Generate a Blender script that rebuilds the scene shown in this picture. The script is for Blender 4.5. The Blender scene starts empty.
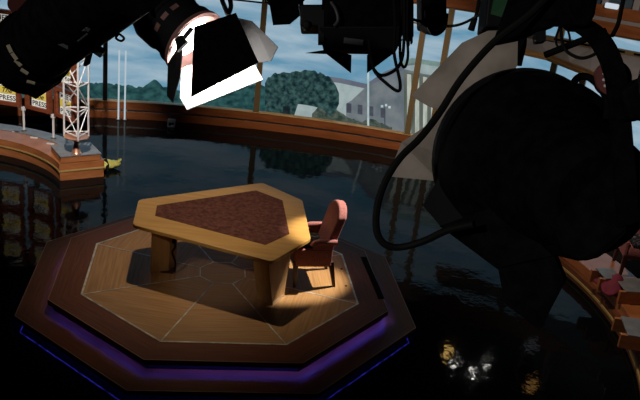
import bpy, bmesh, math, random
from mathutils import Vector, Matrix
random.seed(7)
PI = math.pi
SC = bpy.context.scene
COL = SC.collection
SC.view_settings.view_transform = 'Standard'
SC.view_settings.look = 'None'
SC.view_settings.exposure = 0.0
SC.view_settings.gamma = 1.0
SC.view_settings.use_curve_mapping = False

# ------------------------------------------------------------------ camera
FPX, PITCH, ROLL = 806.25, 0.38107, 0.11530
CAM = Vector((0, 0, 5.7254))
_cp, _sp, _cr, _sr = math.cos(PITCH), math.sin(PITCH), math.cos(ROLL), math.sin(ROLL)
_r0, _u0, CF = Vector((1, 0, 0)), Vector((0, _sp, _cp)), Vector((0, _cp, -_sp))
CR = _r0 * _cr + _u0 * _sr
CU = _u0 * _cr - _r0 * _sr
cam = bpy.data.cameras.new('camera')
cam.sensor_width = 36.0
cam.lens = FPX / 640 * 36
cam.clip_start = 0.05
co = bpy.data.objects.new('camera', cam)
COL.objects.link(co)
co.matrix_world = Matrix(((CR.x, CU.x, -CF.x, CAM.x), (CR.y, CU.y, -CF.y, CAM.y), (CR.z, CU.z, -CF.z, CAM.z), (0, 0, 0, 1)))
SC.camera = co

def ray(x, y):
    return CF + CR * ((x - 320) / FPX) - CU * ((y - 200) / FPX)
def P(x, y, D):                      # surveyed point at depth D
    return CAM + ray(x, y) * D
def W(x, y, z):                      # surveyed point at height z
    r = ray(x, y)
    return CAM + r * ((z - CAM.z) / r.z)
WC, WR = Vector((-1.5, 3.3, 0)), 15.0   # centre and radius of the curved window wall
def CYL(x, y, R):
    r = ray(x, y); o = CAM - WC
    a = r.x ** 2 + r.y ** 2; b = 2 * (o.x * r.x + o.y * r.y); c = o.x ** 2 + o.y ** 2 - R * R
    t = (-b + math.sqrt(b * b - 4 * a * c)) / (2 * a)
    q = CAM + r * t
    return math.atan2(q.x - WC.x, q.y - WC.y), q.z
def wp(phi, z, R=WR):
    return Vector((WC.x + R * math.sin(phi), WC.y + R * math.cos(phi), z))

# ------------------------------------------------------------------ materials
def mat(name, col, rough=0.5, metal=0.0, spec=0.5, emit=None, estr=0.0, coat=0.0):
    m = bpy.data.materials.new(name); m.use_nodes = True
    b = m.node_tree.nodes['Principled BSDF']
    b.inputs['Base Color'].default_value = (*col, 1)
    b.inputs['Roughness'].default_value = rough
    b.inputs['Metallic'].default_value = metal
    b.inputs['Specular IOR Level'].default_value = spec
    b.inputs['Coat Weight'].default_value = coat
    if emit:
        b.inputs['Emission Color'].default_value = (*emit, 1)
        b.inputs['Emission Strength'].default_value = estr
    return m
def nodes(m): return m.node_tree.nodes, m.node_tree.links, m.node_tree.nodes['Principled BSDF']
def noisy(m, c1, c2, scale=(8, 8, 8), detail=4, coord='Object', bump=0.0, lo=0.35, hi=0.65, nscale=1.0):
    n, l, b = nodes(m)
    tc = n.new('ShaderNodeTexCoord'); mp = n.new('ShaderNodeMapping'); mp.inputs['Scale'].default_value = scale
    tx = n.new('ShaderNodeTexNoise'); tx.inputs['Detail'].default_value = detail; tx.inputs['Scale'].default_value = nscale
    cr = n.new('ShaderNodeValToRGB')
    cr.color_ramp.elements[0].position = lo; cr.color_ramp.elements[0].color = (*c1, 1)
    cr.color_ramp.elements[1].position = hi; cr.color_ramp.elements[1].color = (*c2, 1)
    l.new(tc.outputs[coord], mp.inputs['Vector']); l.new(mp.outputs[0], tx.inputs['Vector'])
    l.new(tx.outputs['Fac'], cr.inputs['Fac']); l.new(cr.outputs['Color'], b.inputs['Base Color'])
    if bump:
        bp = n.new('ShaderNodeBump'); bp.inputs['Strength'].default_value = bump; bp.inputs['Distance'].default_value = 0.01
        l.new(tx.outputs['Fac'], bp.inputs['Height']); l.new(bp.outputs[0], b.inputs['Normal'])
    return m
M = {}
M['cherry'] = noisy(mat('cherry_wood', (.2, .07, .03), .35), (.12, .038, .016), (.2, .072, .03), (3, 3, 30), 5)
M['cherry_uv'] = noisy(mat('cherry_deck', (.2, .07, .03), .45, 0, .12), (.105, .032, .013), (.165, .052, .022), (2.0, 40, 1), 5, 'UV')
M['maple_uv'] = noisy(mat('maple_deck', (.4, .22, .09), .45, 0, .2), (.30, .155, .062), (.42, .235, .10), (1.5, 30, 1), 6, 'UV')
M['table'] = noisy(mat('table_maple', (.6, .36, .12), .3), (.52, .28, .075), (.62, .36, .11), (1.5, 14, 4), 5)
M['table_leg'] = noisy(mat('table_leg_maple', (.5, .3, .12), .4), (.40, .22, .085), (.52, .30, .12), (14, 14, 1.5), 5)
M['leather'] = noisy(mat('table_leather', (.13, .05, .04), .7, 0, .12), (.07, .022, .015), (.165, .058, .042), (18, 18, 18), 8, bump=.1)
M['orange'] = noisy(mat('sill_wood', (.3, .1, .03), .35), (.26, .078, .024), (.36, .115, .036), (2, 2, 14), 4)
M['riser'] = noisy(mat('riser_wood', (.3, .1, .04), .3), (.36, .125, .042), (.48, .18, .065), (3, 3, 14), 4)
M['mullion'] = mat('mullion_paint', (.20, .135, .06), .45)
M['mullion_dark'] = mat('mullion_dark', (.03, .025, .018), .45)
M['tan'] = noisy(mat('tan_wood', (.55, .32, .12), .4), (.45, .25, .09), (.6, .36, .15), (3, 3, 20), 4)
M['grey_panel'] = noisy(mat('grey_panel', (.3, .28, .28), .7), (.29, .27, .275), (.36, .33, .33), (2, 2, 2), 3)
M['grey_top'] = noisy(mat('grey_laminate', (.2, .21, .22), .35), (.17, .18, .19), (.24, .25, .26), (6, 6, 6), 3)
M['steel'] = mat('steel_strip', (.55, .53, .48), .3, 1.0)
M['silver'] = noisy(mat('silver_inlay', (.5, .5, .46), .3, .4), (.38, .37, .33), (.80, .78, .70), (7, 7, 7), 4)
M['gold'] = mat('gold_strip', (.62, .45, .16), .4, .3)
M['white_metal'] = mat('white_metal', (.80, .79, .79), .35)
M['copper'] = mat('copper_metal', (.80, .42, .28), .35, .7)
M['black'] = noisy(mat('black_metal', (.006, .006, .007), .8, 0, .03), (.002, .002, .0025), (.005, .005, .0055), (30, 30, 30), 2)
M['black_fab'] = mat('black_rubber', (.006, .006, .006), .7, 0, .12)
M['black_part'] = mat('black_casting', (.010, .010, .011), .6, 0, .14)
M['dark_grey'] = mat('dark_grey_metal', (.05, .05, .055), .5)
M['flap_grey'] = noisy(mat('worn_flap', (.2, .18, .17), .7, 0, .2), (.25, .215, .185), (.40, .345, .30), (9, 9, 9), 3)
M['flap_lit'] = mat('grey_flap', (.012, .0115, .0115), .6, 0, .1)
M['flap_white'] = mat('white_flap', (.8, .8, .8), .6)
M['pink_metal'] = mat('glare_pink_metal', (.55, .30, .27), .4, .6)  # pinkish glare of the lit lens put into the metal's colour
M['label'] = mat('label_grey', (.16, .16, .17), .6)
M['print_grey'] = mat('print_grey', (.10, .12, .13), .6)
M['tan_vent'] = mat('tan_vent', (.42, .36, .27), .6)
M['rust'] = mat('rust_red_casting', (.16, .05, .045), .5)
M['uphol'] = noisy(mat('rose_upholstery', (.35, .11, .10), .85, 0, .2), (.27, .095, .095), (.40, .165, .16), (60, 60, 60), 4, bump=.15)
M['seatpat'] = noisy(mat('dark_pattern_cushion', (.03, .03, .04), .9), (.012, .014, .02), (.20, .20, .25), (22, 22, 22), 3, lo=.5, hi=.7)
M['dark_wood'] = mat('dark_mahogany', (.035, .012, .010), .35)
M['magenta'] = mat('magenta_cloth', (.20, .02, .05), .8)
M['yellow_bag'] = noisy(mat('yellow_vinyl', (.55, .50, .10), .5), (.45, .42, .07), (.62, .58, .16), (12, 12, 12), 3)
M['pcb'] = mat('green_panel', (.02, .10, .04), .5)
M['wall_dark'] = noisy(mat('dark_wall', (.02, .022, .026), .8), (.015, .017, .02), (.026, .028, .032), (2, 2, 2), 3)
M['wall_blue'] = noisy(mat('blue_grey_wall', (.06, .10, .13), .5), (.05, .085, .11), (.08, .12, .15), (1.5, 1.5, 1.5), 3)
M['acrylic'] = mat('pale_acrylic', (.75, .80, .82), .2)
M['monitor'] = mat('pale_blue_plastic', (.30, .42, .50), .4)

def emis(name, col, s):
    m = bpy.data.materials.new(name); m.use_nodes = True
    n, l = m.node_tree.nodes, m.node_tree.links
    n.remove(n['Principled BSDF'])
    e = n.new('ShaderNodeEmission'); e.inputs[0].default_value = (*col, 1); e.inputs[1].default_value = s
    l.new(e.outputs[0], n['Material Output'].inputs[0])
    return m
M['lens_lit'] = emis('lit_lens', (1, .97, .92), 14)
M['led_purple'] = emis('purple_led', (.16, .08, 1.0), 1.2)
M['led_blue'] = emis('blue_led', (.08, .06, 1.0), 2.5)
M['bulb_white'] = emis('white_bulb', (1, .97, .9), 95)
M['bulb_warm'] = emis('warm_bulb', (1, .62, .18), 20)
M['bulb_dim'] = emis('dim_amber_bulb', (1, .5, .15), 4.5)
M['strip_glow'] = emis('pale_reflection', (.72, .85, .92), .62)  # glow that stands in for bright reflections in the window glass
M['lamp_white'] = emis('white_lamp_tube', (.75, .85, .95), 0.75)

def led(name, col, s, sc=1.3):               # LED tape: a row of brighter dots
    m = emis(name, col, s); n, l = m.node_tree.nodes, m.node_tree.links
    tc = n.new('ShaderNodeTexCoord'); tx = n.new('ShaderNodeTexNoise'); tx.inputs['Scale'].default_value = sc; tx.inputs['Detail'].default_value = 2
    mr = n.new('ShaderNodeMapRange'); mr.inputs[1].default_value = .35; mr.inputs[2].default_value = .65; mr.inputs[3].default_value = .2 * s; mr.inputs[4].default_value = 1.5 * s
    l.new(tc.outputs['Object'], tx.inputs['Vector']); l.new(tx.outputs['Fac'], mr.inputs[0])
    e = [q for q in n if q.type == 'EMISSION'][0]; l.new(mr.outputs[0], e.inputs[1]); return m
M['led_purple'] = led('purple_led_tape', (.10, .085, 1.0), 26)
M['led_blue'] = led('blue_led_tape', (.07, .06, 1.0), 9, 9)

# floor: polished black, faintly wavy
m = mat('polished_black_floor', (.003, .004, .005), .07, 0, .055)
n, l, b = nodes(m)
tc = n.new('ShaderNodeTexCoord'); tx = n.new('ShaderNodeTexNoise'); tx.inputs['Scale'].default_value = 2.6; tx.inputs['Detail'].default_value = 4
bp = n.new('ShaderNodeBump'); bp.inputs['Strength'].default_value = .16; bp.inputs['Distance'].default_value = .03
tr = n.new('ShaderNodeTexNoise'); tr.inputs['Scale'].default_value = .9; tr.inputs['Detail'].default_value = 5
mr = n.new('ShaderNodeMapRange'); mr.inputs[3].default_value = .02; mr.inputs[4].default_value = .08
l.new(tc.outputs['Object'], tx.inputs['Vector']); l.new(tc.outputs['Object'], tr.inputs['Vector'])
l.new(tr.outputs['Fac'], mr.inputs[0]); l.new(mr.outputs[0], b.inputs['Roughness'])
l.new(tx.outputs['Fac'], bp.inputs['Height']); l.new(bp.outputs[0], b.inputs['Normal'])
M['floor'] = m

# thin window glass
m = bpy.data.materials.new('window_glass'); m.use_nodes = True
n, l = m.node_tree.nodes, m.node_tree.links; n.remove(n['Principled BSDF'])
t = n.new('ShaderNodeBsdfTransparent'); t.inputs[0].default_value = (.93, .96, .96, 1)
g = n.new('ShaderNodeBsdfGlossy'); g.inputs['Roughness'].default_value = .02
fr = n.new('ShaderNodeFresnel'); fr.inputs[0].default_value = 1.3
mx = n.new('ShaderNodeMixShader'); l.new(fr.outputs[0], mx.inputs[0]); l.new(t.outputs[0], mx.inputs[1]); l.new(g.outputs[0], mx.inputs[2])
l.new(mx.outputs[0], n['Material Output'].inputs[0]); M['glass'] = m

# the backlit print behind the windows
BS = 1.0
def print_mat(name, c1, c2, scale, detail=4, lo=.35, hi=.65, s=1.0, vor=False):
    m = emis(name, c1, BS * s); n, l = m.node_tree.nodes, m.node_tree.links
    e = [q for q in n if q.type == 'EMISSION'][0]
    tc = n.new('ShaderNodeTexCoord'); mp = n.new('ShaderNodeMapping'); mp.inputs['Scale'].default_value = scale
    tx = n.new('ShaderNodeTexNoise'); tx.inputs['Detail'].default_value = detail; tx.inputs['Scale'].default_value = 1
    cr = n.new('ShaderNodeValToRGB')
    cr.color_ramp.elements[0].position = lo; cr.color_ramp.elements[0].color = (*c1, 1)
    cr.color_ramp.elements[1].position = hi; cr.color_ramp.elements[1].color = (*c2, 1)
    l.new(tc.outputs['Object'], mp.inputs[0]); l.new(mp.outputs[0], tx.inputs['Vector']); l.new(tx.outputs['Fac'], cr.inputs[0])
    l.new(cr.outputs[0], e.inputs[0]); return m
def S(r, g, b): return tuple(((c / 255) / 12.92 if c <= 10 else ((c / 255 + .055) / 1.055) ** 2.4) for c in (r, g, b))
M['p_hills'] = print_mat('print_hills', S(22, 50, 54), S(52, 92, 92), (5, 5, 7), 6)
M['p_tree'] = print_mat('print_foliage', S(20, 40, 44), S(62, 92, 90), (9, 9, 9), 6, .38, .66)
M['p_bush'] = print_mat('print_bush', S(48, 62, 56), S(92, 100, 90), (9, 9, 9), 6)
M['p_trunk'] = print_mat('print_trunk', S(22, 32, 36), S(38, 48, 52), (9, 9, 9), 3)
M['p_stone'] = print_mat('print_stone', S(96, 105, 112), S(120, 126, 130), (3, 3, 3), 3)
M['p_stone_pale'] = print_mat('print_pale_stone', S(140, 155, 158), S(165, 178, 178), (3, 3, 3), 3)
M['p_stone_shade'] = print_mat('print_grey_roof', S(92, 98, 112), S(108, 112, 124), (3, 3, 3), 3)
M['p_window'] = print_mat('print_dark_window', S(66, 70, 82), S(80, 84, 94), (6, 6, 6), 2)
M['p_column'] = print_mat('print_column', S(150, 158, 150), S(190, 194, 182), (8, 8, 2), 3)
M['p_recess'] = print_mat('print_recess', S(84, 90, 84), S(104, 108, 100), (6, 6, 2), 3)
M['p_copper'] = print_mat('print_green_roof', S(108, 132, 128), S(128, 150, 144), (4, 4, 4), 3)
M['p_pole'] = print_mat('print_pole', S(160, 180, 182), S(190, 205, 205), (4, 4, 4), 2)
M['p_lawn'] = print_mat('print_lawn', S(70, 90, 80), S(100, 115, 105), (4, 4, 6), 3)
# sky print with streaky clouds
m = emis('print_sky', (1, 1, 1), BS); n, l = m.node_tree.nodes, m.node_tree.links
e = [q for q in n if q.type == 'EMISSION'][0]
tc = n.new('ShaderNodeTexCoord'); mp = n.new('ShaderNodeMapping'); mp.inputs['Scale'].default_value = (.55, .4, 2.6)
tx = n.new('ShaderNodeTexNoise'); tx.inputs['Scale'].default_value = 1.0; tx.inputs['Detail'].default_value = 5; tx.inputs['Distortion'].default_value = .4
cr = n.new('ShaderNodeValToRGB')
cr.color_ramp.elements[0].position = .34; cr.color_ramp.elements[0].color = (*S(100, 148, 176), 1)
cr.color_ramp.elements[1].position = .66; cr.color_ramp.elements[1].color = (*S(166, 187, 202), 1)
l.new(tc.outputs['Object'], mp.inputs[0]); l.new(mp.outputs[0], tx.inputs['Vector']); l.new(tx.outputs['Fac'], cr.inputs[0]); l.new(cr.outputs[0], e.inputs[0])
M['p_sky'] = m

# ------------------------------------------------------------------ mesh helpers
def new_bm():
    bm = bmesh.new(); bm.loops.layers.uv.new('UVMap'); return bm
def ngon(bm, pts):
    return bm.faces.new([bm.verts.new(p) for p in pts])
def add_box(bm, c, s, Mx=None):
    c = Vector(c); hx, hy, hz = s[0] / 2, s[1] / 2, s[2] / 2
    v = []
    for z in (-hz, hz):
        for x, y in ((-hx, -hy), (hx, -hy), (hx, hy), (-hx, hy)):
            p = c + Vector((x, y, z)); v.append(bm.verts.new(Mx @ p if Mx else p))
    for f in ((3, 2, 1, 0), (4, 5, 6, 7), (0, 1, 5, 4), (1, 2, 6, 5), (2, 3, 7, 6), (3, 0, 4, 7)):
        bm.faces.new([v[i] for i in f])
def add_loft(bm, bottom, top):
    n = len(bottom)
    a = [bm.verts.new(p) for p in bottom]; b = [bm.verts.new(p) for p in top]
    bm.faces.new(list(reversed(a))); bm.faces.new(b)
    for i in range(n):
        j = (i + 1) % n; bm.faces.new((a[i], a[j], b[j], b[i]))
def add_prism(bm, pts2, z0, z1):
    add_loft(bm, [Vector((p[0], p[1], z0)) for p in pts2], [Vector((p[0], p[1], z1)) for p in pts2])
def add_plate(bm, pts, th, push=None):
    pts = [Vector(p) for p in pts]
    nrm = Vector((0, 0, 0))
    for i in range(len(pts)):
        a, b = pts[i], pts[(i + 1) % len(pts)]
        nrm += Vector(((a.y - b.y) * (a.z + b.z), (a.z - b.z) * (a.x + b.x), (a.x - b.x) * (a.y + b.y)))
    nrm.normalize()
    add_loft(bm, [p - nrm * th / 2 for p in pts], [p + nrm * th / 2 for p in pts])
def frame_of(d):
    d = d.normalized(); a = Vector((0, 0, 1)) if abs(d.z) < .9 else Vector((1, 0, 0))
    x = d.cross(a).normalized(); return x, d.cross(x).normalized()
def add_cyl(bm, p0, p1, r0, r1=None, n=16, cap=True):
    p0, p1 = Vector(p0), Vector(p1); r1 = r0 if r1 is None else r1
    x, y = frame_of(p1 - p0)
    A = [bm.verts.new(p0 + (x * math.cos(2 * PI * i / n) + y * math.sin(2 * PI * i / n)) * r0) for i in range(n)]
    B = [bm.verts.new(p1 + (x * math.cos(2 * PI * i / n) + y * math.sin(2 * PI * i / n)) * r1) for i in range(n)]
    for i in range(n):
        j = (i + 1) % n; bm.faces.new((A[i], A[j], B[j], B[i]))
    if cap: bm.faces.new(list(reversed(A))); bm.faces.new(B)
def smooth_path(pts, k=6):
    pts = [Vector(p) for p in pts]; out = []
    for i in range(len(pts) - 1):
        p0 = pts[max(i - 1, 0)]; p1 = pts[i]; p2 = pts[i + 1]; p3 = pts[min(i + 2, len(pts) - 1)]
        for j in range(k):
            t = j / k
            out.append(.5 * ((2 * p1) + (p2 - p0) * t + (2 * p0 - 5 * p1 + 4 * p2 - p3) * t * t + (3 * p1 - p0 - 3 * p2 + p3) * t ** 3))
    out.append(pts[-1]); return out
def add_tube(bm, pts, r, n=8, smooth=True, k=6):
    pts = smooth_path(pts, k) if smooth else [Vector(p) for p in pts]
    d0 = (pts[1] - pts[0]).normalized(); x, _ = frame_of(d0); rings = []
    for i, p in enumerate(pts):
        d = (pts[min(i + 1, len(pts) - 1)] - pts[max(i - 1, 0)]).normalized()
        x = (x - d * x.dot(d)).normalized(); y = d.cross(x)
        rr = r(i / (len(pts) - 1)) if callable(r) else r
        rings.append([bm.verts.new(p + (x * math.cos(2 * PI * j / n) + y * math.sin(2 * PI * j / n)) * rr) for j in range(n)])
    for a, b in zip(rings, rings[1:]):
        for j in range(n):
            q = (j + 1) % n; bm.faces.new((a[j], a[q], b[q], b[j]))
    bm.faces.new(list(reversed(rings[0]))); bm.faces.new(rings[-1])
def add_band(bm, pts, side, w, th):            # flat bar swept along a path; side = width direction
    pts = smooth_path(pts, 5); side = side.normalized(); rings = []
    for i, p in enumerate(pts):
        d = (pts[min(i + 1, len(pts) - 1)] - pts[max(i - 1, 0)]).normalized()
        nn = d.cross(side).normalized()
        rings.append([bm.verts.new(p + side * a * w / 2 + nn * b_ * th / 2) for a, b_ in ((-1, -1), (1, -1), (1, 1), (-1, 1))])
    for a, b in zip(rings, rings[1:]):
        for j in range(4):
            q = (j + 1) % 4; bm.faces.new((a[j], a[q], b[q], b[j]))
    bm.faces.new(list(reversed(rings[0]))); bm.faces.new(rings[-1])
def add_lathe(bm, prof, o, d, n=40, closed=False):     # prof: (along, radius)
    o = Vector(o); d = Vector(d).normalized(); x, y = frame_of(d); rings = []
    for t, r in prof:
        c = o + d * t
        rings.append([c] if r < 1e-5 else [c + (x * math.cos(2 * PI * i / n) + y * math.sin(2 * PI * i / n)) * r for i in range(n)])
    vr = [[bm.verts.new(p) for p in R] for R in rings]
    pairs = list(zip(vr, vr[1:])) + ([(vr[-1], vr[0])] if closed else [])
    for a, b in pairs:
        if len(a) == 1 and len(b) == 1: continue
        for i in range(n):
            j = (i + 1) % n
            if len(a) == 1: bm.faces.new((a[0], b[j], b[i]))
            elif len(b) == 1: bm.faces.new((a[i], a[j], b[0]))
            else: bm.faces.new((a[i], a[j], b[j], b[i]))
def add_arc_band(bm, c, r0, r1, a0, a1, z0, z1, n=48):   # angles: x = c + r cos a
    P4 = []
    for i in range(n + 1):
        a = a0 + (a1 - a0) * i / n; ca, sa = math.cos(a), math.sin(a)
        P4.append([bm.verts.new((c[0] + r * ca, c[1] + r * sa, z)) for r, z in ((r0, z0), (r1, z0), (r1, z1), (r0, z1))])
    for a, b in zip(P4, P4[1:]):
        for j in range(4):
            q = (j + 1) % 4; bm.faces.new((a[j], a[q], b[q], b[j]))
    bm.faces.new(list(reversed(P4[0]))); bm.faces.new(P4[-1])
def rounded(pts, r, k=5):
    out = []; N = len(pts)
    for i in range(N):
        p0, p, p1 = Vector(pts[i - 1]), Vector(pts[i]), Vector(pts[(i + 1) % N])
        a = p + (p0 - p).normalized() * r; b = p + (p1 - p).normalized() * r
        for j in range(k + 1):
            t = j / k; out.append(a * (1 - t) ** 2 + p * 2 * t * (1 - t) + b * t * t)
    return out

def obj(name, bm, m, parent=None, smooth=False, bevel=0.0, seg=2):
    bmesh.ops.recalc_face_normals(bm, faces=bm.faces[:])
    me = bpy.data.meshes.new(name); bm.to_mesh(me); bm.free()
    ms = m if isinstance(m, list) else [m]
    for q in ms: me.materials.append(M[q] if isinstance(q, str) else q)
    if smooth:
        for f in me.polygons: f.use_smooth = True
    o = bpy.data.objects.new(name, me); COL.objects.link(o)
    if parent:
        o.parent = parent
    if smooth:
        md = o.modifiers.new('edge', 'EDGE_SPLIT'); md.split_angle = math.radians(38)
    if bevel:
        md = o.modifiers.new('bevel', 'BEVEL'); md.width = bevel; md.segments = seg; md.limit_method = 'ANGLE'; md.angle_limit = math.radians(35)
    return o
def at_root(o, root):                 # geometry was surveyed in room coordinates: make it local to its thing
    o.data.transform(root.matrix_basis.inverted()); return o
def part(name, bm, m, root, **k):     # surveyed part
    o = obj(name, bm, m, root, **k); r = root
    Mx = Matrix.Identity(4)
    while r is not None:
        Mx = r.matrix_basis @ Mx; r = r.parent
    o.data.transform(Mx.inverted()); return o
def tag(o, label, cat, group=None):
    o['label'] = label; o['category'] = cat
    if group: o['group'] = group
    return o
def thing(name, label, cat, loc=(0, 0, 0), rotz=0, group=None):
    o = bpy.data.objects.new(name, None); o.empty_display_size = .1; COL.objects.link(o)
    o.location = loc; o.rotation_euler = (0, 0, rotz)
    o.matrix_basis = Matrix.Translation(Vector(loc)) @ Matrix.Rotation(rotz, 4, 'Z')
    return tag(o, label, cat, group)
def struct(name, bm, m, parent=None, **k):
    o = obj(name, bm, m, parent, **k)
    if not parent: o['kind'] = 'structure'
    return o
def dup(root, loc, rotz, label, group=None):
    r = root.copy(); COL.objects.link(r)
    r.matrix_basis = Matrix.Translation(Vector(loc)) @ Matrix.Rotation(rotz, 4, 'Z')
    r['label'] = label
    if group: r['group'] = group
    for ch in list(root.children):
        c = ch.copy(); COL.objects.link(c); c.parent = r
        for g in list(ch.children):
            d = g.copy(); COL.objects.link(d); d.parent = c
    return r
FONT = None
def text_obj(name, body, m, parent, Mx, width, height, depth=.002, shear=0.0):
    cu = bpy.data.curves.new(name, 'FONT'); cu.body = body; cu.size = 1; cu.align_x = 'CENTER'; cu.align_y = 'CENTER'; cu.shear = shear; cu.offset = .018
    t = bpy.data.objects.new('tmp', cu); COL.objects.link(t)
    dg = bpy.context.evaluated_depsgraph_get(); dg.update()
    me = bpy.data.meshes.new_from_object(t.evaluated_get(dg)); bpy.data.objects.remove(t)
    xs = [v.co.x for v in me.vertices]; ys = [v.co.y for v in me.vertices]
    sx = width / (max(xs) - min(xs)); sy = height / (max(ys) - min(ys)); cx = (max(xs) + min(xs)) / 2; cy = (max(ys) + min(ys)) / 2
    for v in me.vertices: v.co = Vector(((v.co.x - cx) * sx, (v.co.y - cy) * sy, 0))
    bm = bmesh.new(); bm.from_mesh(me)
    r = bmesh.ops.extrude_face_region(bm, geom=bm.faces[:])
    bmesh.ops.translate(bm, verts=[v for v in r['geom'] if isinstance(v, bmesh.types.BMVert)], vec=(0, 0, depth))
    bm.to_mesh(me); bm.free(); me.materials.clear(); me.materials.append(M[m]); me.name = name
    me.transform(Mx)
    o = bpy.data.objects.new(name, me); COL.objects.link(o); o.parent = parent
    return o

# ------------------------------------------------------------------ room shell
PH0, PH1 = math.radians(-32), math.radians(45)
def wall_band(bm, R0, R1, z0, z1, p0=PH0, p1=PH1, n=60):
    add_arc_band(bm, (WC.x, WC.y), R0, R1, PI / 2 - p0, PI / 2 - p1, z0, z1, n)
XL, XR = -9.45, 9.1
bm = new_bm(); ngon(bm, [(XL, -4, 0), (XR, -4, 0), (XR, 20, 0), (XL, 20, 0)]); struct('floor', bm, 'floor')
bm = new_bm(); add_box(bm, ((XL + XR) / 2, 8, 8.05), (XR - XL, 24.2, .1)); struct('ceiling', bm, 'wall_dark')
bm = new_bm(); add_box(bm, (XL - .05, 8, 4), (.1, 24.2, 8)); struct('wall_left', bm, 'wall_dark')
bm = new_bm(); add_box(bm, (XR + .05, 8, 4), (.1, 24.2, 8)); struct('wall_right', bm, 'wall_dark')
bm = new_bm(); add_box(bm, ((XL + XR) / 2, -4.05, 4), (XR - XL + .2, .1, 8)); struct('wall_front', bm, 'wall_dark')
bm = new_bm(); wall_band(bm, WR + .02, WR + .14, 3.93, 8)
for k in range(26): pass
struct('wall_back', bm, 'wall_blue')
bm = new_bm()
add_box(bm, ((XL + XR) / 2, 20.05, 4), (XR - XL + .2, .1, 8)); struct('wall_outer', bm, 'wall_dark')
# sill: two orange boards and a steel strip
bm = new_bm(); wall_band(bm, WR - .02, WR + .14, .225, .40); struct('trim_1', bm, 'orange', bevel=.006)
bm = new_bm(); wall_band(bm, WR - .012, WR + .14, .185, .225); struct('trim_2', bm, 'steel')
bm = new_bm(); wall_band(bm, WR - .02, WR + .14, 0.0, .185); struct('baseboard_back', bm, 'orange', bevel=.006)
bm = new_bm(); wall_band(bm, WR - .035, WR + .14, .40, .42); struct('trim_3', bm, 'tan', bevel=.004)
# header: orange, pale strip, orange
bm = new_bm(); wall_band(bm, WR - .04, WR + .14, 3.39, 3.62); struct('trim_4', bm, 'orange', bevel=.006)
bm = new_bm(); wall_band(bm, WR - .02, WR + .14, 3.62, 3.70); struct('trim_5', bm, 'grey_panel')
bm = new_bm(); wall_band(bm, WR - .04, WR + .14, 3.70, 3.93); struct('trim_6', bm, 'orange', bevel=.006)

# windows: one bay each, frame mesh (its left mullion and rails) with its pane
def phi_at(x, y): return CYL(x, y, WR)[0]
ph = [PH0, math.radians(-25.5), math.radians(-20), phi_at(105, 101), phi_at(256, 112), phi_at(407.5, 131), phi_at(434, 118),
      phi_at(553, 70), phi_at(582, 83), math.radians(34), PH1]
for i in range(len(ph) - 1):
    a, b = ph[i], ph[i + 1]
    w = (.10 if i == 3 else .125) / WR / 2
    bm = new_bm()
    wall_band(bm, WR - .02, WR + .10, .42, 3.39, a - w, a + w, 2)
    wall_band(bm, WR, WR + .08, 3.35, 3.39, a + w, b - w, 12)
    if i < 6:                                     # slim transom bar near the top
        wall_band(bm, WR + .01, WR + .05, 2.93, 2.965, a + w, b - w, 12)
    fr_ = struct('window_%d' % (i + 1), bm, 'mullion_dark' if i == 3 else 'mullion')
    bm = new_bm(); k = 10
    for j in range(k):
        p0, p1 = a + w + (b - a - 2 * w) * j / k, a + w + (b - a - 2 * w) * (j + 1) / k
        ngon(bm, [wp(p0, .42, WR + .06), wp(p1, .42, WR + .06), wp(p1, 3.36, WR + .06), wp(p0, 3.36, WR + .06)])
    bmesh.ops.remove_doubles(bm, verts=bm.verts[:], dist=1e-4)
    obj('pane', bm, 'glass', fr_)

# raised panel band over the right-hand windows: tan ledge, pale panel, dark slotted rail
pa = phi_at(481, 38)
root = thing('window_panel_band', 'long pale grey panel band with tan wooden ledge across the right windows', 'wall panel', wp(pa + .1, 2.5, WR - .08))
tops, fronts = [], []
fr_px = [(480, 37), (505, 41), (527, 46), (548, 53.5), (570, 62), (591, 70), (612, 78), (640, 88.5), (670, 100), (730, 122), (800, 146)]
for k, (x, y) in enumerate(fr_px):
    q = W(x, y, 2.80); d = Vector((q.x - WC.x, q.y - WC.y, 0))
    if d.length > WR - .06: q = q - d.normalized() * (d.length - WR + .06)
    fronts.append(q)
    pq = pa + (phi_at(780, 70) - pa) * k / (len(fr_px) - 1); tops.append(wp(pq, 3.07, WR - .03))
bm = new_bm()
for k in range(len(fronts) - 1):
    a, b_, c_, d_ = tops[k], tops[k + 1], fronts[k + 1], fronts[k]; dz = Vector((0, 0, -.03))
    for q4 in ([a, b_, c_, d_], [a + dz, d_ + dz, c_ + dz, b_ + dz], [d_, c_, c_ + dz, d_ + dz]): ngon(bm, q4)
bmesh.ops.remove_doubles(bm, verts=bm.verts[:], dist=1e-4); part('panel', bm, 'grey_panel', root)
bm = new_bm(); ins = lambda q, r: q + (Vector((WC.x - q.x, WC.y - q.y, 0)).normalized() * r)
for lo_, hi_, off in ((2.665, 2.725, .06), (2.725, 2.79, .03)):
    for k in range(len(fronts) - 1):
        a, b_ = fronts[k], fronts[k + 1]
        f4 = [ins(a, off), ins(b_, off), ins(b_, -.05), ins(a, -.05)]
        add_loft(bm, [Vector((p.x, p.y, lo_)) for p in f4], [Vector((p.x, p.y, hi_)) for p in f4])
o = part('ledge', bm, 'tan', root); o['label'] = 'tan wooden ledge'
bm = new_bm(); wall_band(bm, WR - .11, WR - .025, 3.06, 3.15, pa, PH1, 40); part('rail', bm, 'mullion', root)
k = 0
for k in range(14):
    p0 = pa + .03 + k * .036; bm = new_bm(); wall_band(bm, WR - .117, WR - .108, 3.085, 3.125, p0, p0 + .024, 3); part('slot', bm, 'black', root)

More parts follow.
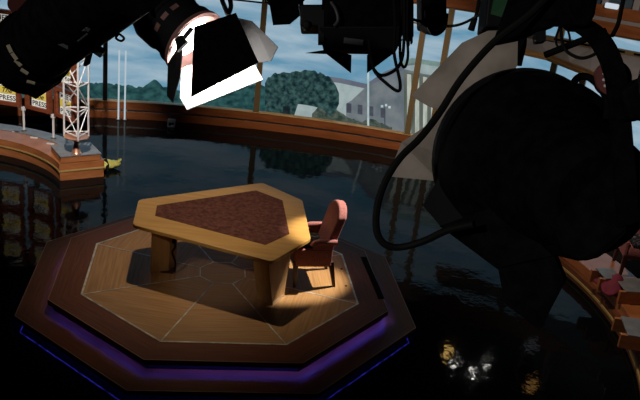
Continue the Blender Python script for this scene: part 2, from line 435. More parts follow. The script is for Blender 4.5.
# upper wall fittings seen at the top right
root = thing('wall_lamp', 'small white box lamp on the blue wall at top right', 'lamp', W(612, 8, 4.02))
c = wp(phi_at(612, 8) - .001, 0, WR - .06)
pz = CYL(612, 6, WR - .06); c = wp(pz[0], pz[1], WR - .07); root.matrix_basis = Matrix.Translation(c)
bm = new_bm(); R_ = Matrix.Rotation(-pz[0], 4, 'Z'); add_box(bm, (0, 0, 0), (.26, .10, .10), Matrix.Translation(c) @ R_); part('diffuser', bm, 'lamp_white', root, bevel=.02)
bm = new_bm(); add_box(bm, (0, .07, 0), (.34, .04, .15), Matrix.Translation(c) @ R_); part('backplate', bm, 'dark_grey', root)
for x_, nm in ((604, 0), (636, 0)):
    q = CYL(x_, 8, WR); root_b = None
    bm = new_bm(); wall_band(bm, WR - .03, WR + .02, 3.93, 5.2, q[0] - .004, q[0] + .004, 2)
    struct('trim_%d' % (7 if x_ == 604 else 8), bm, 'grey_panel')

# ------------------------------------------------------------------ backlit print behind the glass
RB = WR + .95
bm = new_bm(); N = 80
zz = [-.3 + .3 * i for i in range(19)]
grid = [[bm.verts.new(wp(math.radians(-34) + math.radians(82) * i / N, z, RB)) for z in zz] for i in range(N + 1)]
for i in range(N):
    for j in range(len(zz) - 1): bm.faces.new((grid[i][j], grid[i + 1][j], grid[i + 1][j + 1], grid[i][j + 1]))
back = obj('photo_backdrop', bm, 'p_sky')
tag(back, 'curved photographic backdrop of blue sky, trees and stone buildings behind the windows', 'backdrop')
def strip(name, prof, m, layer, label=None, jag=0.0, step=2.0):
    R = RB - .02 * layer; bm = new_bm(); cols = []
    for (x0, t0, b0), (x1, t1, b1) in zip(prof, prof[1:]):
        k = max(1, int(abs(x1 - x0) / step))
        for j in range(k):
            t = j / k; cols.append((x0 + (x1 - x0) * t, t0 + (t1 - t0) * t, b0 + (b1 - b0) * t))
    cols.append(prof[-1]); prev = None
    for x, t, b_ in cols:
        q = []
        jt = random.uniform(-jag, jag)
        for f in (0, .5, 1):
            y = (t + jt) * (1 - f) + b_ * f
            p_, z = CYL(x, y, R); q.append(bm.verts.new(wp(p_, z, R)))
        if prev:
            for j in range(2): bm.faces.new((prev[j], q[j], q[j + 1], prev[j + 1]))
        prev = q
    o = obj(name, bm, m, back)
    if label: o['label'] = label
    return o
def below(x): return 106 + max(0, x - 150) * .02 + max(0, x - 250) * .155     # just under the sill line
strip('tree_line', [(-60, 80, 112), (40, 82, 112), (88, 83, 113), (110, 84, 113), (128, 85, 113), (143, 88, 113), (150, 82, 113), (156, 80, 114), (163, 86, 114), (180, 90, 115), (200, 88, 116),
                    (220, 83, 118), (240, 86, 120), (262, 84, 124), (275, 92, 126)], 'p_hills', 1, 'dark teal distant tree line', jag=1.2)
strip('distant_building', [(296, 70, 130), (322, 76, 134), (340, 79, 137), (372, 86, 142), (390, 88, 145)], 'p_stone_pale', 1, 'pale long building')
strip('distant_roof', [(318, 75, 80), (340, 78, 83), (372, 85, 90)], 'p_stone_shade', 2, 'grey roof line')
strip('pale_facade', [(292, 103, 130), (312, 106, 133)], 'p_stone_pale', 2, 'pale facade below tree')
strip('main_building', [(346, 104, 136), (352, 100, 138), (368, 85, 142), (384, 74, 144), (402, 66, 147), (412, 62, 149), (462, 66, 160), (510, 71, 170)], 'p_stone', 3, 'large grey stone building')
strip('side_wing', [(366, 84, 88), (384, 72, 78), (408, 62, 68)], 'p_stone_shade', 4)
strip('cornice', [(400, 62, 66), (412, 58, 63), (470, 66, 72), (512, 72, 78)], 'p_copper', 5, 'greenish cornice')
strip('pediment', [(404, 66, 69), (424, 64, 74), (470, 72, 80), (510, 78, 86)], 'p_stone_pale', 5)
strip('portico', [(404, 72, 148), (470, 82, 162), (508, 88, 170)], 'p_recess', 4, 'shaded portico')
for k in range(13):
    x = 407 + k * 8.0
    strip('column', [(x, 74 + k * 1.3, 148 + k * 1.6), (x + 4.2, 74.6 + k * 1.3, 148.8 + k * 1.6)], 'p_column', 6, 'pale stone column', step=3)
for x, y in ((349, 103), (360, 104.5), (371, 106), (383, 108)):
    strip('building_window', [(x - 2.4, y, y + 9.5), (x + 2.4, y + .6, y + 10.2)], 'p_window', 5, 'dark window')
strip('shrub', [(312, 114, 134), (318, 108, 135), (328, 106, 136), (338, 110, 138), (350, 118, 140), (362, 122, 141), (372, 119, 143), (384, 124, 144), (392, 128, 146)], 'p_bush', 6, 'grey green shrubs', jag=1.0)
strip('big_tree', [(265, 84, 116), (268, 78, 122), (273, 74, 125), (280, 72, 126), (288, 74, 126), (292, 73, 122), (298, 71, 104), (306, 70, 105), (316, 72, 107), (324, 74, 110), (330, 78, 116), (336, 86, 110), (339, 92, 104)],
      'p_tree', 7, 'big dark leafy tree', jag=1.5)
strip('trunk', [(283, 106, 128), (290, 106, 129)], 'p_trunk', 8, 'dark tree trunk')
strip('flagpole', [(367.2, 70, 142), (369.2, 70, 142.3)], 'p_pole', 8, 'pale flagpole')
strip('lamp_post', [(384.2, 104, 145), (385.4, 104, 145.2)], 'p_window', 8, 'lamp post')
for x, y in ((382, 105), (386, 104), (389.5, 106)):
    strip('lamp_globe', [(x - 1.2, y, y + 2.4), (x + 1.2, y, y + 2.4)], 'p_pole', 9, 'white lamp globe', step=3)

# two slim glowing strips added as reflections in the left window glass
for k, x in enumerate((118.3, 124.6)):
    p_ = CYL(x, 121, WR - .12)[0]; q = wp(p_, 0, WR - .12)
    root = thing('reflection_strip', ('left' if k == 0 else 'right') + ' one of two slim pale glow strips standing in for reflections in the left window', 'lamp', q, group='window reflection strips')
    bm = new_bm(); add_cyl(bm, (0, 0, .015), (0, 0, 1.62), .019, n=12); obj('tube', bm, 'strip_glow', root, smooth=True)
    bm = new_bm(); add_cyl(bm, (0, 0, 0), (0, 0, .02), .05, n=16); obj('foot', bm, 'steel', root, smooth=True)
# small floor monitor at the foot of the wall
q = W(172.5, 125, 0)
root = thing('floor_monitor', 'small pale blue box monitor on the floor below the window sill', 'monitor', (q.x, q.y - .12, 0), .06)
bm = new_bm(); add_box(bm, (0, 0, .085), (.17, .14, .17)); obj('body', bm, 'monitor', root, bevel=.01)
bm = new_bm(); add_box(bm, (0, -.072, .075), (.12, .008, .08)); obj('screen', bm, 'black_part', root)
bm = new_bm(); add_box(bm, (.03, -.077, .05), (.06, .006, .02)); obj('button_strip', bm, 'white_metal', root)

# ------------------------------------------------------------------ octagonal stage
OC = Vector((-1.26486, 10.27828, 0)); ROT = .164216
def octo(R, off=0): return [(OC.x + R * math.cos(ROT + PI / 8 + k * PI / 4), OC.y + R * math.sin(ROT + PI / 8 + k * PI / 4)) for k in range(8)]
R1, R2, R3, RC = 2.843, 2.434, 2.0, .345
stage = thing('octagonal_stage', 'two-tier octagonal wooden stage with purple light under its steps', 'stage', OC)
def ring_deck(bm, Ro, Ri, z0, z1):
    uv = bm.loops.layers.uv.active
    o_, i_ = octo(Ro), octo(Ri)
    for k in range(8):
        j = (k + 1) % 8
        a = [Vector((*o_[k], z1)), Vector((*o_[j], z1)), Vector((*i_[j], z1)), Vector((*i_[k], z1))]
        f = ngon(bm, a); d = (a[1] - a[0]).normalized(); nn = Vector((-d.y, d.x, 0))
        for lp in f.loops:
            v = lp.vert.co - a[0]; lp[uv].uv = (v.dot(d) + k * 3.3, v.dot(nn) + k * 1.7)
        f = ngon(bm, [Vector((*o_[k], z0)), Vector((*o_[j], z0)), a[1], a[0]])
        for lp in f.loops:
            v = lp.vert.co - a[0]; lp[uv].uv = (v.dot(d) + k, v.z + k * .7)
        ngon(bm, [Vector((*o_[k], z0)), Vector((*i_[k], z0)), Vector((*i_[j], z0)), Vector((*o_[j], z0))])
bm = new_bm(); add_prism(bm, octo(R1 - .10), 0, .10); part('lower_plinth', bm, 'black_part', stage)
bm = new_bm(); ring_deck(bm, R1, R2 - .5, .10, .16); part('lower_deck', bm, 'cherry_uv', stage, bevel=.004)
bm = new_bm(); add_prism(bm, octo(R2 - .07), .155, .27); part('upper_plinth', bm, 'black_part', stage)
bm = new_bm(); ring_deck(bm, R2, R3, .27, .32); part('upper_deck', bm, 'cherry_uv', stage, bevel=.004)
def octo_seg(bm, R, w, h, z0):
    a, b_ = octo(R + w / 2), octo(R - w / 2)
    for k in range(8):
        j = (k + 1) % 8; pts = [a[k], a[j], b_[j], b_[k]]
        add_prism(bm, pts, z0, z0 + h)
M['nosing'] = mat('pale_nosing', (.30, .16, .09), .4)  # thin lighter line along both deck edges
for R_n, z_n, nm in ((R1 - .006, .16, 'lower_nosing'), (R2 - .006, .32, 'upper_nosing')):
    bm = new_bm(); octo_seg(bm, R_n, .011, .003, z_n - .001); part(nm, bm, 'nosing', stage)
def wedge_uv(bm, pts, z, ang, off):
    uv = bm.loops.layers.uv.active; f = ngon(bm, [(p[0], p[1], z) for p in pts])
    for lp in f.loops:
        v = lp.vert.co; lp[uv].uv = (v.x * math.cos(ang) + v.y * math.sin(ang) + off, -v.x * math.sin(ang) + v.y * math.cos(ang) + off * 2.3)
o3, oc = octo(R3), octo(RC)
for k in range(8):
    j = (k + 1) % 8; bm = new_bm()
    mid = ROT + PI / 4 + k * PI / 4
    wedge_uv(bm, [o3[k], o3[j], oc[j], oc[k]], .320, mid + PI / 2 + (0.0 if k % 2 else .5), k * 1.37)
    part('floor_wedge', bm, 'maple_uv', stage)
bm = new_bm(); wedge_uv(bm, oc, .320, .3, 5); part('centre_octagon', bm, 'maple_uv', stage)
bm = new_bm(); octo_seg(bm, R3, .028, .004, .320); part('border_strip', bm, 'silver', stage)
bm = new_bm(); octo_seg(bm, RC, .018, .003, .320); part('centre_strip', bm, 'silver', stage)
for k in range(8):
    a, b_ = Vector((*o3[k], 0)), Vector((*oc[k], 0)); d = (b_ - a).normalized(); nn = Vector((-d.y, d.x, 0)) * .010
    bm = new_bm(); add_prism(bm, [a + nn, a - nn, b_ - nn, b_ + nn], .320, .323); part('radial_strip', bm, 'silver', stage)
# purple LED tape under the upper nosing, blue tape under the lower one
def led_strip(name, R, z0, z1, m, ks):
    a, b_ = octo(R), octo(R - .014)
    bm = new_bm()
    for k in ks:
        j = (k + 1) % 8
        add_prism(bm, [a[k], a[j], b_[j], b_[k]], z0, z1)
    o = part(name, bm, m, stage); return o
bm = new_bm(); octo_seg(bm, R2 - .007, .012, .024, .247); part('led_shield', bm, 'dark_wood', stage)  # lip added to limit how far the purple glow spreads
led_strip('purple_light_strip', R2 - .035, .262, .2695, 'led_purple', range(8))['label'] = 'purple glowing strip'
led_strip('blue_light_strip', R1 - .055, .094, .0995, 'led_blue', range(8))['label'] = 'blue glowing strip'
# dark slot in the right step and a few bolts
a, b_ = W(363.5, 257, .32), W(381.5, 299, .32); d = (b_ - a).normalized(); nn = Vector((-d.y, d.x, 0)) * .045
bm = new_bm(); add_prism(bm, [a + nn, b_ + nn, b_ - nn, a - nn], .319, .324); part('cable_slot', bm, 'black', stage)
for x, y in ((341.5, 269), (346, 286)):
    q = W(x, y, .32); bm = new_bm(); add_cyl(bm, (q.x, q.y, .318), (q.x, q.y, .326), .018, n=12); part('bolt', bm, 'black_part', stage)

# ------------------------------------------------------------------ table
TZ = 1.07
tp = [W(x, y, TZ) for x, y in ((138.5, 199.5), (132.5, 224.5), (272.5, 261.5), (311, 238.5), (302.5, 200), (262.5, 182.5))]
cen = sum(tp, Vector()) / 6
root = thing('table', 'six-sided maple table with brown leather inset on the octagonal stage', 'table', (cen.x, cen.y, .32))
bm = new_bm(); add_prism(bm, rounded([(p.x, p.y, 0) for p in tp], .07), TZ - .055, TZ); part('tabletop', bm, 'table', root, bevel=.012, seg=3)
ip = [W(x, y, TZ) for x, y in ((157, 205.5), (155, 215.8), (265.5, 245), (289.5, 234), (282.5, 200.5), (256, 190.5))]
bm = new_bm(); add_prism(bm, rounded([(p.x, p.y, 0) for p in ip], .012, 2), TZ - .01, TZ + .003); o = part('leather_inset', bm, 'leather', root); o['label'] = 'dark brown mottled leather inset'
def tleg(base, top, name='leg'):
    bm = new_bm(); add_loft(bm, base, top); return part(name, bm, 'table_leg', root, bevel=.008)
zt = TZ - .055
# left leg: broad slab
a, b_ = W(150.3, 273.5, .32), W(168.5, 271.5, .32); d = (b_ - a); nn = Vector((.07, .17, 0))
tleg([a, b_, b_ + nn, a + nn], [Vector((p.x, p.y, zt)) for p in (a - d * .02, b_ + d * .06, b_ + d * .06 + nn, a - d * .02 + nn)])
bm = new_bm(); c_ = (a + b_) / 2 + nn / 2; add_box(bm, (c_.x + .02, c_.y + .03, .329), (.27, .22, .017)); part('foot_plate', bm, 'dark_wood', root)
# right leg: tapered, wider at the top
a, b_, c_ = W(257, 298.5, .32), W(272.5, 305, .32), W(284, 296.5, .32); d_ = a + c_ - b_
at_, bt, ct = W(252.5, 257, zt), W(268, 263, zt), W(291, 253, zt); dt = at_ + ct - bt
tleg([a, b_, c_, d_], [at_, bt, ct, dt])
bm = new_bm(); add_loft(bm, [b_ + (p - b_) * 1.0 for p in (a, b_, c_, d_)], [p + Vector((0, 0, .05)) + ((p - (a + c_) / 2) * .03) for p in (a, b_, c_, d_)])
part('foot_plate', bm, 'steel', root)
# rear leg
e1, e2 = tp[5], tp[4]; mid_ = (e1 + e2) / 2 + (cen - (e1 + e2) / 2) * .30
d = (e2 - e1).normalized() * .12; nn = Vector((-d.y, d.x, 0))
base = [mid_ - d - nn, mid_ + d - nn, mid_ + d + nn, mid_ - d + nn]
tleg([Vector((p.x, p.y, .32)) for p in base], [Vector((mid_.x + (p.x - mid_.x) * 1.4, mid_.y + (p.y - mid_.y) * 1.4, zt)) for p in base])
# apron rails under the top
bm = new_bm()
for i in range(6):
    p, q = tp[i] + (cen - tp[i]) * .33, tp[(i + 1) % 6] + (cen - tp[(i + 1) % 6]) * .33
    p = Vector((p.x, p.y, 0)); q = Vector((q.x, q.y, 0)); d = (q - p).normalized(); nn = Vector((-d.y, d.x, 0)) * .012
    add_prism(bm, [p + nn, q + nn, q - nn, p - nn], zt - .07, zt)
part('apron', bm, 'table_leg', root)
q0 = W(173, 236, .93)
bm = new_bm(); add_tube(bm, [q0 + Vector((0, .1, 0)), q0 + Vector((0, .1, -.10)), q0 + Vector((.02, .08, -.2)), q0 + Vector((-.02, .1, -.30)), q0 + Vector((.03, .1, -.45)), q0 + Vector((.03, .06, -.58))], .014)
add_box(bm, q0 + Vector((.0, .1, -.09)), (.05, .05, .12))
o = part('microphone_cable', bm, 'black_fab', root, smooth=True); o['label'] = 'black cable hanging under the top'

# ------------------------------------------------------------------ armchair (faces local +X)
def cushion(bm, c, s, puff=.03, nx=8):
    # rounded pillow box
    a = len(bm.verts); sub = bmesh.ops.create_cube(bm, size=1.0); vs = sub['verts']
    bmesh.ops.subdivide_edges(bm, edges=list({e for v in vs for e in v.link_edges}), cuts=5, use_grid_fill=True)
    for v in bm.verts[a:] if False else [v for v in bm.verts if v.index == -1 or True][a:]:
        p = v.co.copy()
        q = Vector((2 * p.x, 2 * p.y, 2 * p.z))
        v.co = Vector((c[0] + s[0] / 2 * q.x * (1 - .10 * (q.y ** 2 + q.z ** 2) / 2 * abs(q.x)), c[1] + s[1] / 2 * q.y * (1 - .10 * (q.x ** 2 + q.z ** 2) / 2 * abs(q.y)),
                       c[2] + s[2] / 2 * q.z * (1 + puff / s[2] * 2 * ((1 - q.x ** 2) * (1 - q.y ** 2)))))
def make_chair(label, loc, rotz):
    t = thing('armchair', label, 'chair', loc, rotz)
    S_ = 1.0
    bm = new_bm(); cushion(bm, (.0, 0, .45), (.56, .54, .16)); obj('seat', bm, 'uphol', t, smooth=True)
    bm = new_bm(); cushion(bm, (.05, 0, .565), (.46, .46, .09), .02); o = obj('seat_cushion', bm, 'seatpat', t, smooth=True); o['label'] = 'dark patterned seat cushion'
    # upholstered back: a leaning slab with an arched top
    bm = new_bm(); prof = []
    for k in range(13):
        u = -1 + 2 * k / 12; prof.append((u * .29 * (1.0), 1.19 - .13 * abs(u) ** 2.4))
    poly = [(-.27, .46)] + prof + [(.27, .46)]
    F_, B_ = [], []
    for y, z in poly:
        lean = -.20 - (z - .46) * .27
        F_.append(Vector((lean + .065, y, z))); B_.append(Vector((lean - .065, y * .95, z - .005)))
    add_loft(bm, B_, F_); obj('backrest', bm, 'uphol', t, smooth=False, bevel=.028, seg=4)
    for s in (-1, 1):
        bm = new_bm()
        add_prism(bm, [(-.27, s * .30 - .028), (.24, s * .30 - .028), (.24, s * .30 + .028), (-.27, s * .30 + .028)], .34, .60); add_prism(bm, [(-.27, s * .30 - .027), (.02, s * .30 - .027), (.02, s * .30 + .027), (-.27, s * .30 + .027)], .59, .69)
        obj('side_panel', bm, 'uphol', t, bevel=.015)
        bm = new_bm(); add_tube(bm, [(-.32, s * .30, .70), (-.15, s * .30, .705), (-.06, s * .30, .70), (-.01, s * .30, .685), (.02, s * .30, .64)], .043, n=12)
        obj('armrest', bm, 'uphol', t, smooth=True)
        bm = new_bm(); add_loft(bm, [Vector((.22 + x, s * .29 + y, 0)) for x, y in ((-.022, -.022), (.022, -.022), (.022, .022), (-.022, .022))],
                                [Vector((.235 + x, s * .29 + y, .38)) for x, y in ((-.035, -.035), (.035, -.035), (.035, .035), (-.035, .035))])
        obj('leg', bm, 'dark_wood', t, bevel=.006)
        bm = new_bm(); add_loft(bm, [Vector((-.36 + x, s * .27 + y, 0)) for x, y in ((-.022, -.022), (.022, -.022), (.022, .022), (-.022, .022))],
                                [Vector((-.27 + x, s * .27 + y, .40)) for x, y in ((-.04, -.035), (.04, -.035), (.04, .035), (-.04, .035))])
        obj('leg', bm, 'dark_wood', t, bevel=.006)
    bm = new_bm(); add_box(bm, (-.01, 0, .355), (.56, .60, .07)); obj('seat_rail', bm, 'dark_wood', t, bevel=.01)
    return t
f1, f2 = W(333.0, 286, .32), W(326.5, 269, .32)
fm = (f1 + f2) / 2; face = math.radians(194)
chair = make_chair('rose red upholstered armchair with dark legs beside the maple table', (0, 0, 0), 0)
rear = Matrix.Rotation(face, 4, 'Z') @ Vector((-.36, 0, 0))
cl = Vector((fm.x - rear.x + .0, fm.y - rear.y + .0, .324))
chair.matrix_basis = Matrix.Translation(cl) @ Matrix.Rotation(face, 4, 'Z')

# ------------------------------------------------------------------ left curved riser with sign wall and truss tower
RZ = .33
f = [W(0, 155, 0), W(30, 163, 0), W(59, 181, 0)]
def circ3(a, b, c):
    ax, ay, bx, by, cx, cy = a.x, a.y, b.x, b.y, c.x, c.y
    d = 2 * (ax * (by - cy) + bx * (cy - ay) + cx * (ay - by))
    ux = ((ax * ax + ay * ay) * (by - cy) + (bx * bx + by * by) * (cy - ay) + (cx * cx + cy * cy) * (ay - by)) / d
    uy = ((ax * ax + ay * ay) * (cx - bx) + (bx * bx + by * by) * (ax - cx) + (cx * cx + cy * cy) * (bx - ax)) / d
    return Vector((ux, uy, 0)), math.hypot(ax - ux, ay - uy)
LC, LR = circ3(*f)
la = math.atan2(f[2].y - LC.y, f[2].x - LC.x); lb = math.atan2(f[0].y - LC.y, f[0].x - LC.x)
lend = lb + (lb - la) * 1.05
LW = .86
def lband(bm, r0, r1, z0, z1, a0=None, a1=None, n=40): add_arc_band(bm, (LC.x, LC.y), r0, r1, la if a0 is None else a0, lend if a1 is None else a1, z0, z1, n)
root = thing('curved_riser', 'curved cherry wood riser with grey back strip below the lettered signs', 'riser', (LC.x + (LR + .4) * math.cos(la + .1), LC.y + (LR + .4) * math.sin(la + .1), 0))
bm = new_bm(); lband(bm, LR + .02, LR + LW - .02, 0, .17); part('lower_face', bm, 'riser', root)
bm = new_bm(); lband(bm, LR, LR + LW, .17, .20, la - .004); o = part('gold_strip', bm, 'gold', root); o['label'] = 'thin gold strip'
bm = new_bm(); lband(bm, LR + .01, LR + LW - .01, .20, RZ); part('upper_face', bm, 'riser', root)
bm = new_bm(); lband(bm, LR + .50, LR + LW - .01, RZ, RZ + .012, la + .02); o = part('back_strip', bm, 'grey_top', root); o['label'] = 'grey laminate back strip'
for (x, y) in ((16, 132), (34, 138), (50.5, 144)):
    q = W(x, y, RZ); bm = new_bm(); add_box(bm, (q.x, q.y, RZ + .006), (.14, .05, .012)); part('floor_light', bm, 'white_metal', root)
# plinth under the tower
pc = W(75, 153, RZ + .14); d_r = Vector((math.cos(la), math.sin(la), 0)); d_t = Vector((-math.sin(la), math.cos(la), 0))
pr = LC + d_r * (LR + .41) + d_t * .33
root = thing('tower_plinth', 'square cherry plinth with grey top at the riser end', 'plinth', (pr.x, pr.y, RZ + .012))
def sq(c, a, b): return [c - d_r * a - d_t * b, c + d_r * a - d_t * b, c + d_r * a + d_t * b, c - d_r * a + d_t * b]
bm = new_bm(); add_prism(bm, sq(pr, .37, .32), RZ + .013, RZ + .125); part('body', bm, 'riser', root)
bm = new_bm(); add_prism(bm, sq(pr, .38, .33), RZ + .125, RZ + .145); o = part('top', bm, 'grey_top', root); o['label'] = 'grey laminate top'
PT = RZ + .145
tq = W(76.5, 153.5, PT)
root = thing('truss_tower', 'white lattice truss tower on a copper cone at the riser end', 'truss', (tq.x, tq.y, PT))
bm = new_bm(); add_lathe(bm, [(0, .0), (0, .095), (.015, .095), (.03, .08), (.22, .04), (.23, 0)], tq, (0, 0, 1), 28); part('base_cone', bm, 'copper', root, smooth=True)
bm = new_bm(); add_cyl(bm, tq + Vector((0, 0, .22)), tq + Vector((0, 0, .31)), .045, n=18); part('neck', bm, 'steel', root, smooth=True)
bm = new_bm(); add_lathe(bm, [(.29, 0), (.29, .10), (.315, .215), (.335, .225), (.335, .20), (.32, 0)], tq, (0, 0, 1), 32); part('dish', bm, 'copper', root, smooth=True)
tb = PT + .33; hw = .225; TH = 2.9
crn = [(-.215, .12), (.03, -.20), (.215, .13)]
R_ = Matrix.Rotation(.32, 3, 'Z')
crn = [R_ @ Vector((a, b_, 0)) for a, b_ in crn]
for c_ in crn:
    bm = new_bm(); add_cyl(bm, (tq.x + c_.x, tq.y + c_.y, tb - .02), (tq.x + c_.x, tq.y + c_.y, tb + TH), .018, n=10); part('chord', bm, 'white_metal', root, smooth=True)
nb = 6
for i in range(3):
    a, b_ = crn[i], crn[(i + 1) % 3]
    for k in range(nb + 1):
        z = tb + .06 + (TH - .12) * k / nb; bm = new_bm()
        add_cyl(bm, (tq.x + a.x, tq.y + a.y, z), (tq.x + b_.x, tq.y + b_.y, z), .013, n=8); part('cross_bar', bm, 'white_metal', root, smooth=True)
        if k < nb:
            z2 = tb + .06 + (TH - .12) * (k + 1) / nb; p, q = (a, b_) if (k + i) % 2 else (b_, a)
            bm = new_bm(); add_cyl(bm, (tq.x + p.x, tq.y + p.y, z), (tq.x + q.x, tq.y + q.y, z2), .011, n=8); part('brace', bm, 'white_metal', root, smooth=True)

# sign wall
M['sign_white'] = mat('sign_white', (.75, .75, .70), .5, emit=(.8, .8, .74), estr=.42)  # faint glow added to both face colours of the lamp-lit signs
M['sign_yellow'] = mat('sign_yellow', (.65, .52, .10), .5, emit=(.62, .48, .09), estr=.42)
M['sign_black'] = mat('sign_black', (.012, .012, .014), .5)
M['sign_frame'] = noisy(mat('sign_frame_wood', (.26, .07, .03), .35), (.20, .05, .022), (.30, .085, .04), (3, 3, 14), 3)
_q = [W(53.3, 140.5, RZ), W(24.6, 130, RZ)]
SR = sum(math.hypot(q.x - LC.x, q.y - LC.y) for q in _q) / 2
sw, sh = .60, .60
def sign(ax, z, label, first=[None]):
    c_ = LC + Vector((math.cos(ax), math.sin(ax), 0)) * SR
    rz = ax - PI / 2
    if first[0] is None:
        t = thing('lettered_sign', label, 'sign', (0, 0, 0), 0, 'lettered signs over the riser')
        bm = new_bm()          # local: faces -Y, width X, height Z
        fw = .075
        add_box(bm, (0, 0, sh - fw / 2), (sw, .10, fw)); add_box(bm, (0, 0, fw / 2), (sw, .10, fw))
        add_box(bm, (-sw / 2 + fw / 2, 0, sh / 2), (fw, .10, sh - 2 * fw)); add_box(bm, (sw / 2 - fw / 2, 0, sh / 2), (fw, .10, sh - 2 * fw))
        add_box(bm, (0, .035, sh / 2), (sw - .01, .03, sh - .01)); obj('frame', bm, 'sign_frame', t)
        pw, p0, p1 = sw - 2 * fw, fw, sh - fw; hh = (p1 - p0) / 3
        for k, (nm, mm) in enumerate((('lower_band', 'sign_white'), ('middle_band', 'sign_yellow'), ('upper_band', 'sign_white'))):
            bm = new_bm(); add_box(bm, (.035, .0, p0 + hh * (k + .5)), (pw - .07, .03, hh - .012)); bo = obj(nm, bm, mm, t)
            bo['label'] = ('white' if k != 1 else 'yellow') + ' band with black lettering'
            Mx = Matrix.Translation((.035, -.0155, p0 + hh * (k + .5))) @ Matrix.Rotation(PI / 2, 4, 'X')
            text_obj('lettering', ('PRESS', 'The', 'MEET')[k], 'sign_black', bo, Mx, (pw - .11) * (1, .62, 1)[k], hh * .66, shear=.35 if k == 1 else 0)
        bm = new_bm(); add_box(bm, (0, .012, sh / 2), (pw, .012, p1 - p0)); obj('backing', bm, 'sign_black', t)
        first[0] = t
        t.matrix_basis = Matrix.Translation((c_.x, c_.y, z)) @ Matrix.Rotation(ax - PI / 2, 4, 'Z')
        return t
    return dup(first[0], (c_.x, c_.y, z), ax - PI / 2, label, 'lettered signs over the riser')
# angular places of the posts and signs
def ang_at(x, y, z):
    q = W(x, y, z); return math.atan2(q.y - LC.y, q.x - LC.x)
a53 = ang_at(53.3, 140.5, RZ); a24 = ang_at(24.6, 130, RZ); da = (a24 - a53) * .87; a53 += .10 * da
rows = ('bottom', 'middle', 'top')
cols_ = ('nearest the truss tower', 'second from the truss tower', 'third from the truss tower', 'fourth from the truss tower')
zs0 = RZ + .50
for r_ in range(3):
    for c_ in range(4):
        sign(a53 + da * (c_ - .5), zs0 + r_ * (sh + .04), 'red-framed white and yellow lettered sign, %s row, %s' % (rows[r_], cols_[c_]))
post0 = None
nth = ('nearest the truss tower', 'second from the tower', 'third from the tower', 'fourth from the tower', 'fifth from the tower')
for k in range(0, 4):
    ax = a53 + da * k; c_ = LC + Vector((math.cos(ax), math.sin(ax), 0)) * SR
    t = thing('sign_post', 'pale round post holding up the lettered signs, ' + nth[k], 'post', (c_.x, c_.y, RZ + .012), 0, 'posts under the signs')
    bm = new_bm(); add_cyl(bm, (0, 0, .0), (0, 0, .43), .023, n=14); obj('pole', bm, 'white_metal', t, smooth=True)
    bm = new_bm(); add_cyl(bm, (0, 0, 0), (0, 0, .03), .055, n=16); obj('foot', bm, 'steel', t, smooth=True)
    bm = new_bm(); add_cyl(bm, (0, 0, .43), (0, 0, .49), .05, n=16); obj('cap', bm, 'white_metal', t, smooth=True)
# yellow sandbag
q = W(107, 168.5, 0)
root = thing('sandbag', 'yellow sandbag with a black strap on the floor beside the riser', 'sandbag', (q.x, q.y, 0), .5)
bm = new_bm(); bmesh.ops.create_uvsphere(bm, u_segments=24, v_segments=14, radius=1)
for v in bm.verts:
    p = v.co; v.co = Vector((p.x * .27, p.y * .17 * (1 - .35 * p.x), .085 + p.z * .09 * (1 - .3 * p.x) + .012 * math.sin(9 * p.x + 4 * p.y)))
    v.co.z = max(v.co.z, .004)
obj('bag', bm, 'yellow_bag', root, smooth=True)
bm = new_bm(); add_band(bm, [(-.03, -.185, .01), (-.03, -.16, .12), (-.03, 0, .185), (-.03, .16, .12), (-.03, .185, .01)], Vector((1, 0, 0)), .06, .012); o = obj('strap', bm, 'black_fab', root); o['label'] = 'black strap'
bm = new_bm(); add_tube(bm, [(.2, -.03, .11), (.26, -.02, .17), (.26, .03, .17), (.2, .04, .11)], .012); obj('handle', bm, 'yellow_bag', root, smooth=True)

# ------------------------------------------------------------------ right curved riser
rc = (OC.x, OC.y); RI = 5.80
a0, a1 = math.radians(-35), math.radians(27)
root = thing('curved_counter', 'curved orange wood riser with gold edge strip at the right of frame', 'riser', (OC.x + RI + .6, OC.y, 0))
def rband(nm, m_, r0, r1, z0, z1, **k):
    bm = new_bm(); add_arc_band(bm, rc, r0, r1, a0, a1, z0, z1, 60); return part(nm, bm, m_, root, **k)
rband('lower_face', 'cherry', RI + .01, RI + 2.2, 0, .06)
rband('gold_strip', 'gold', RI, RI + .3, .06, .095)['label'] = 'thin gold strip'
rband('upper_face', 'cherry', RI + .02, RI + 2.2, .06, .17)
rband('top_board', 'riser', RI + .10, RI + .80, .17, .33, bevel=.01)
M['matte_dark'] = noisy(mat('dark_matte', (.02, .012, .012), .95, 0, .05), (.012, .008, .008), (.03, .018, .018), (30, 30, 30), 3)  # rear of the riser top, darker and matte
rband('rear_deck', 'matte_dark', RI + .80, RI + 2.2, .17, .33)['label'] = 'dark matte rear of the riser'
def rpos(ang, r, z=0): return Vector((OC.x + r * math.cos(ang), OC.y + r * math.sin(ang), z))
def angr(x, y, z):
    q = W(x, y, z); return math.atan2(q.y - OC.y, q.x - OC.x), math.hypot(q.x - OC.x, q.y - OC.y)
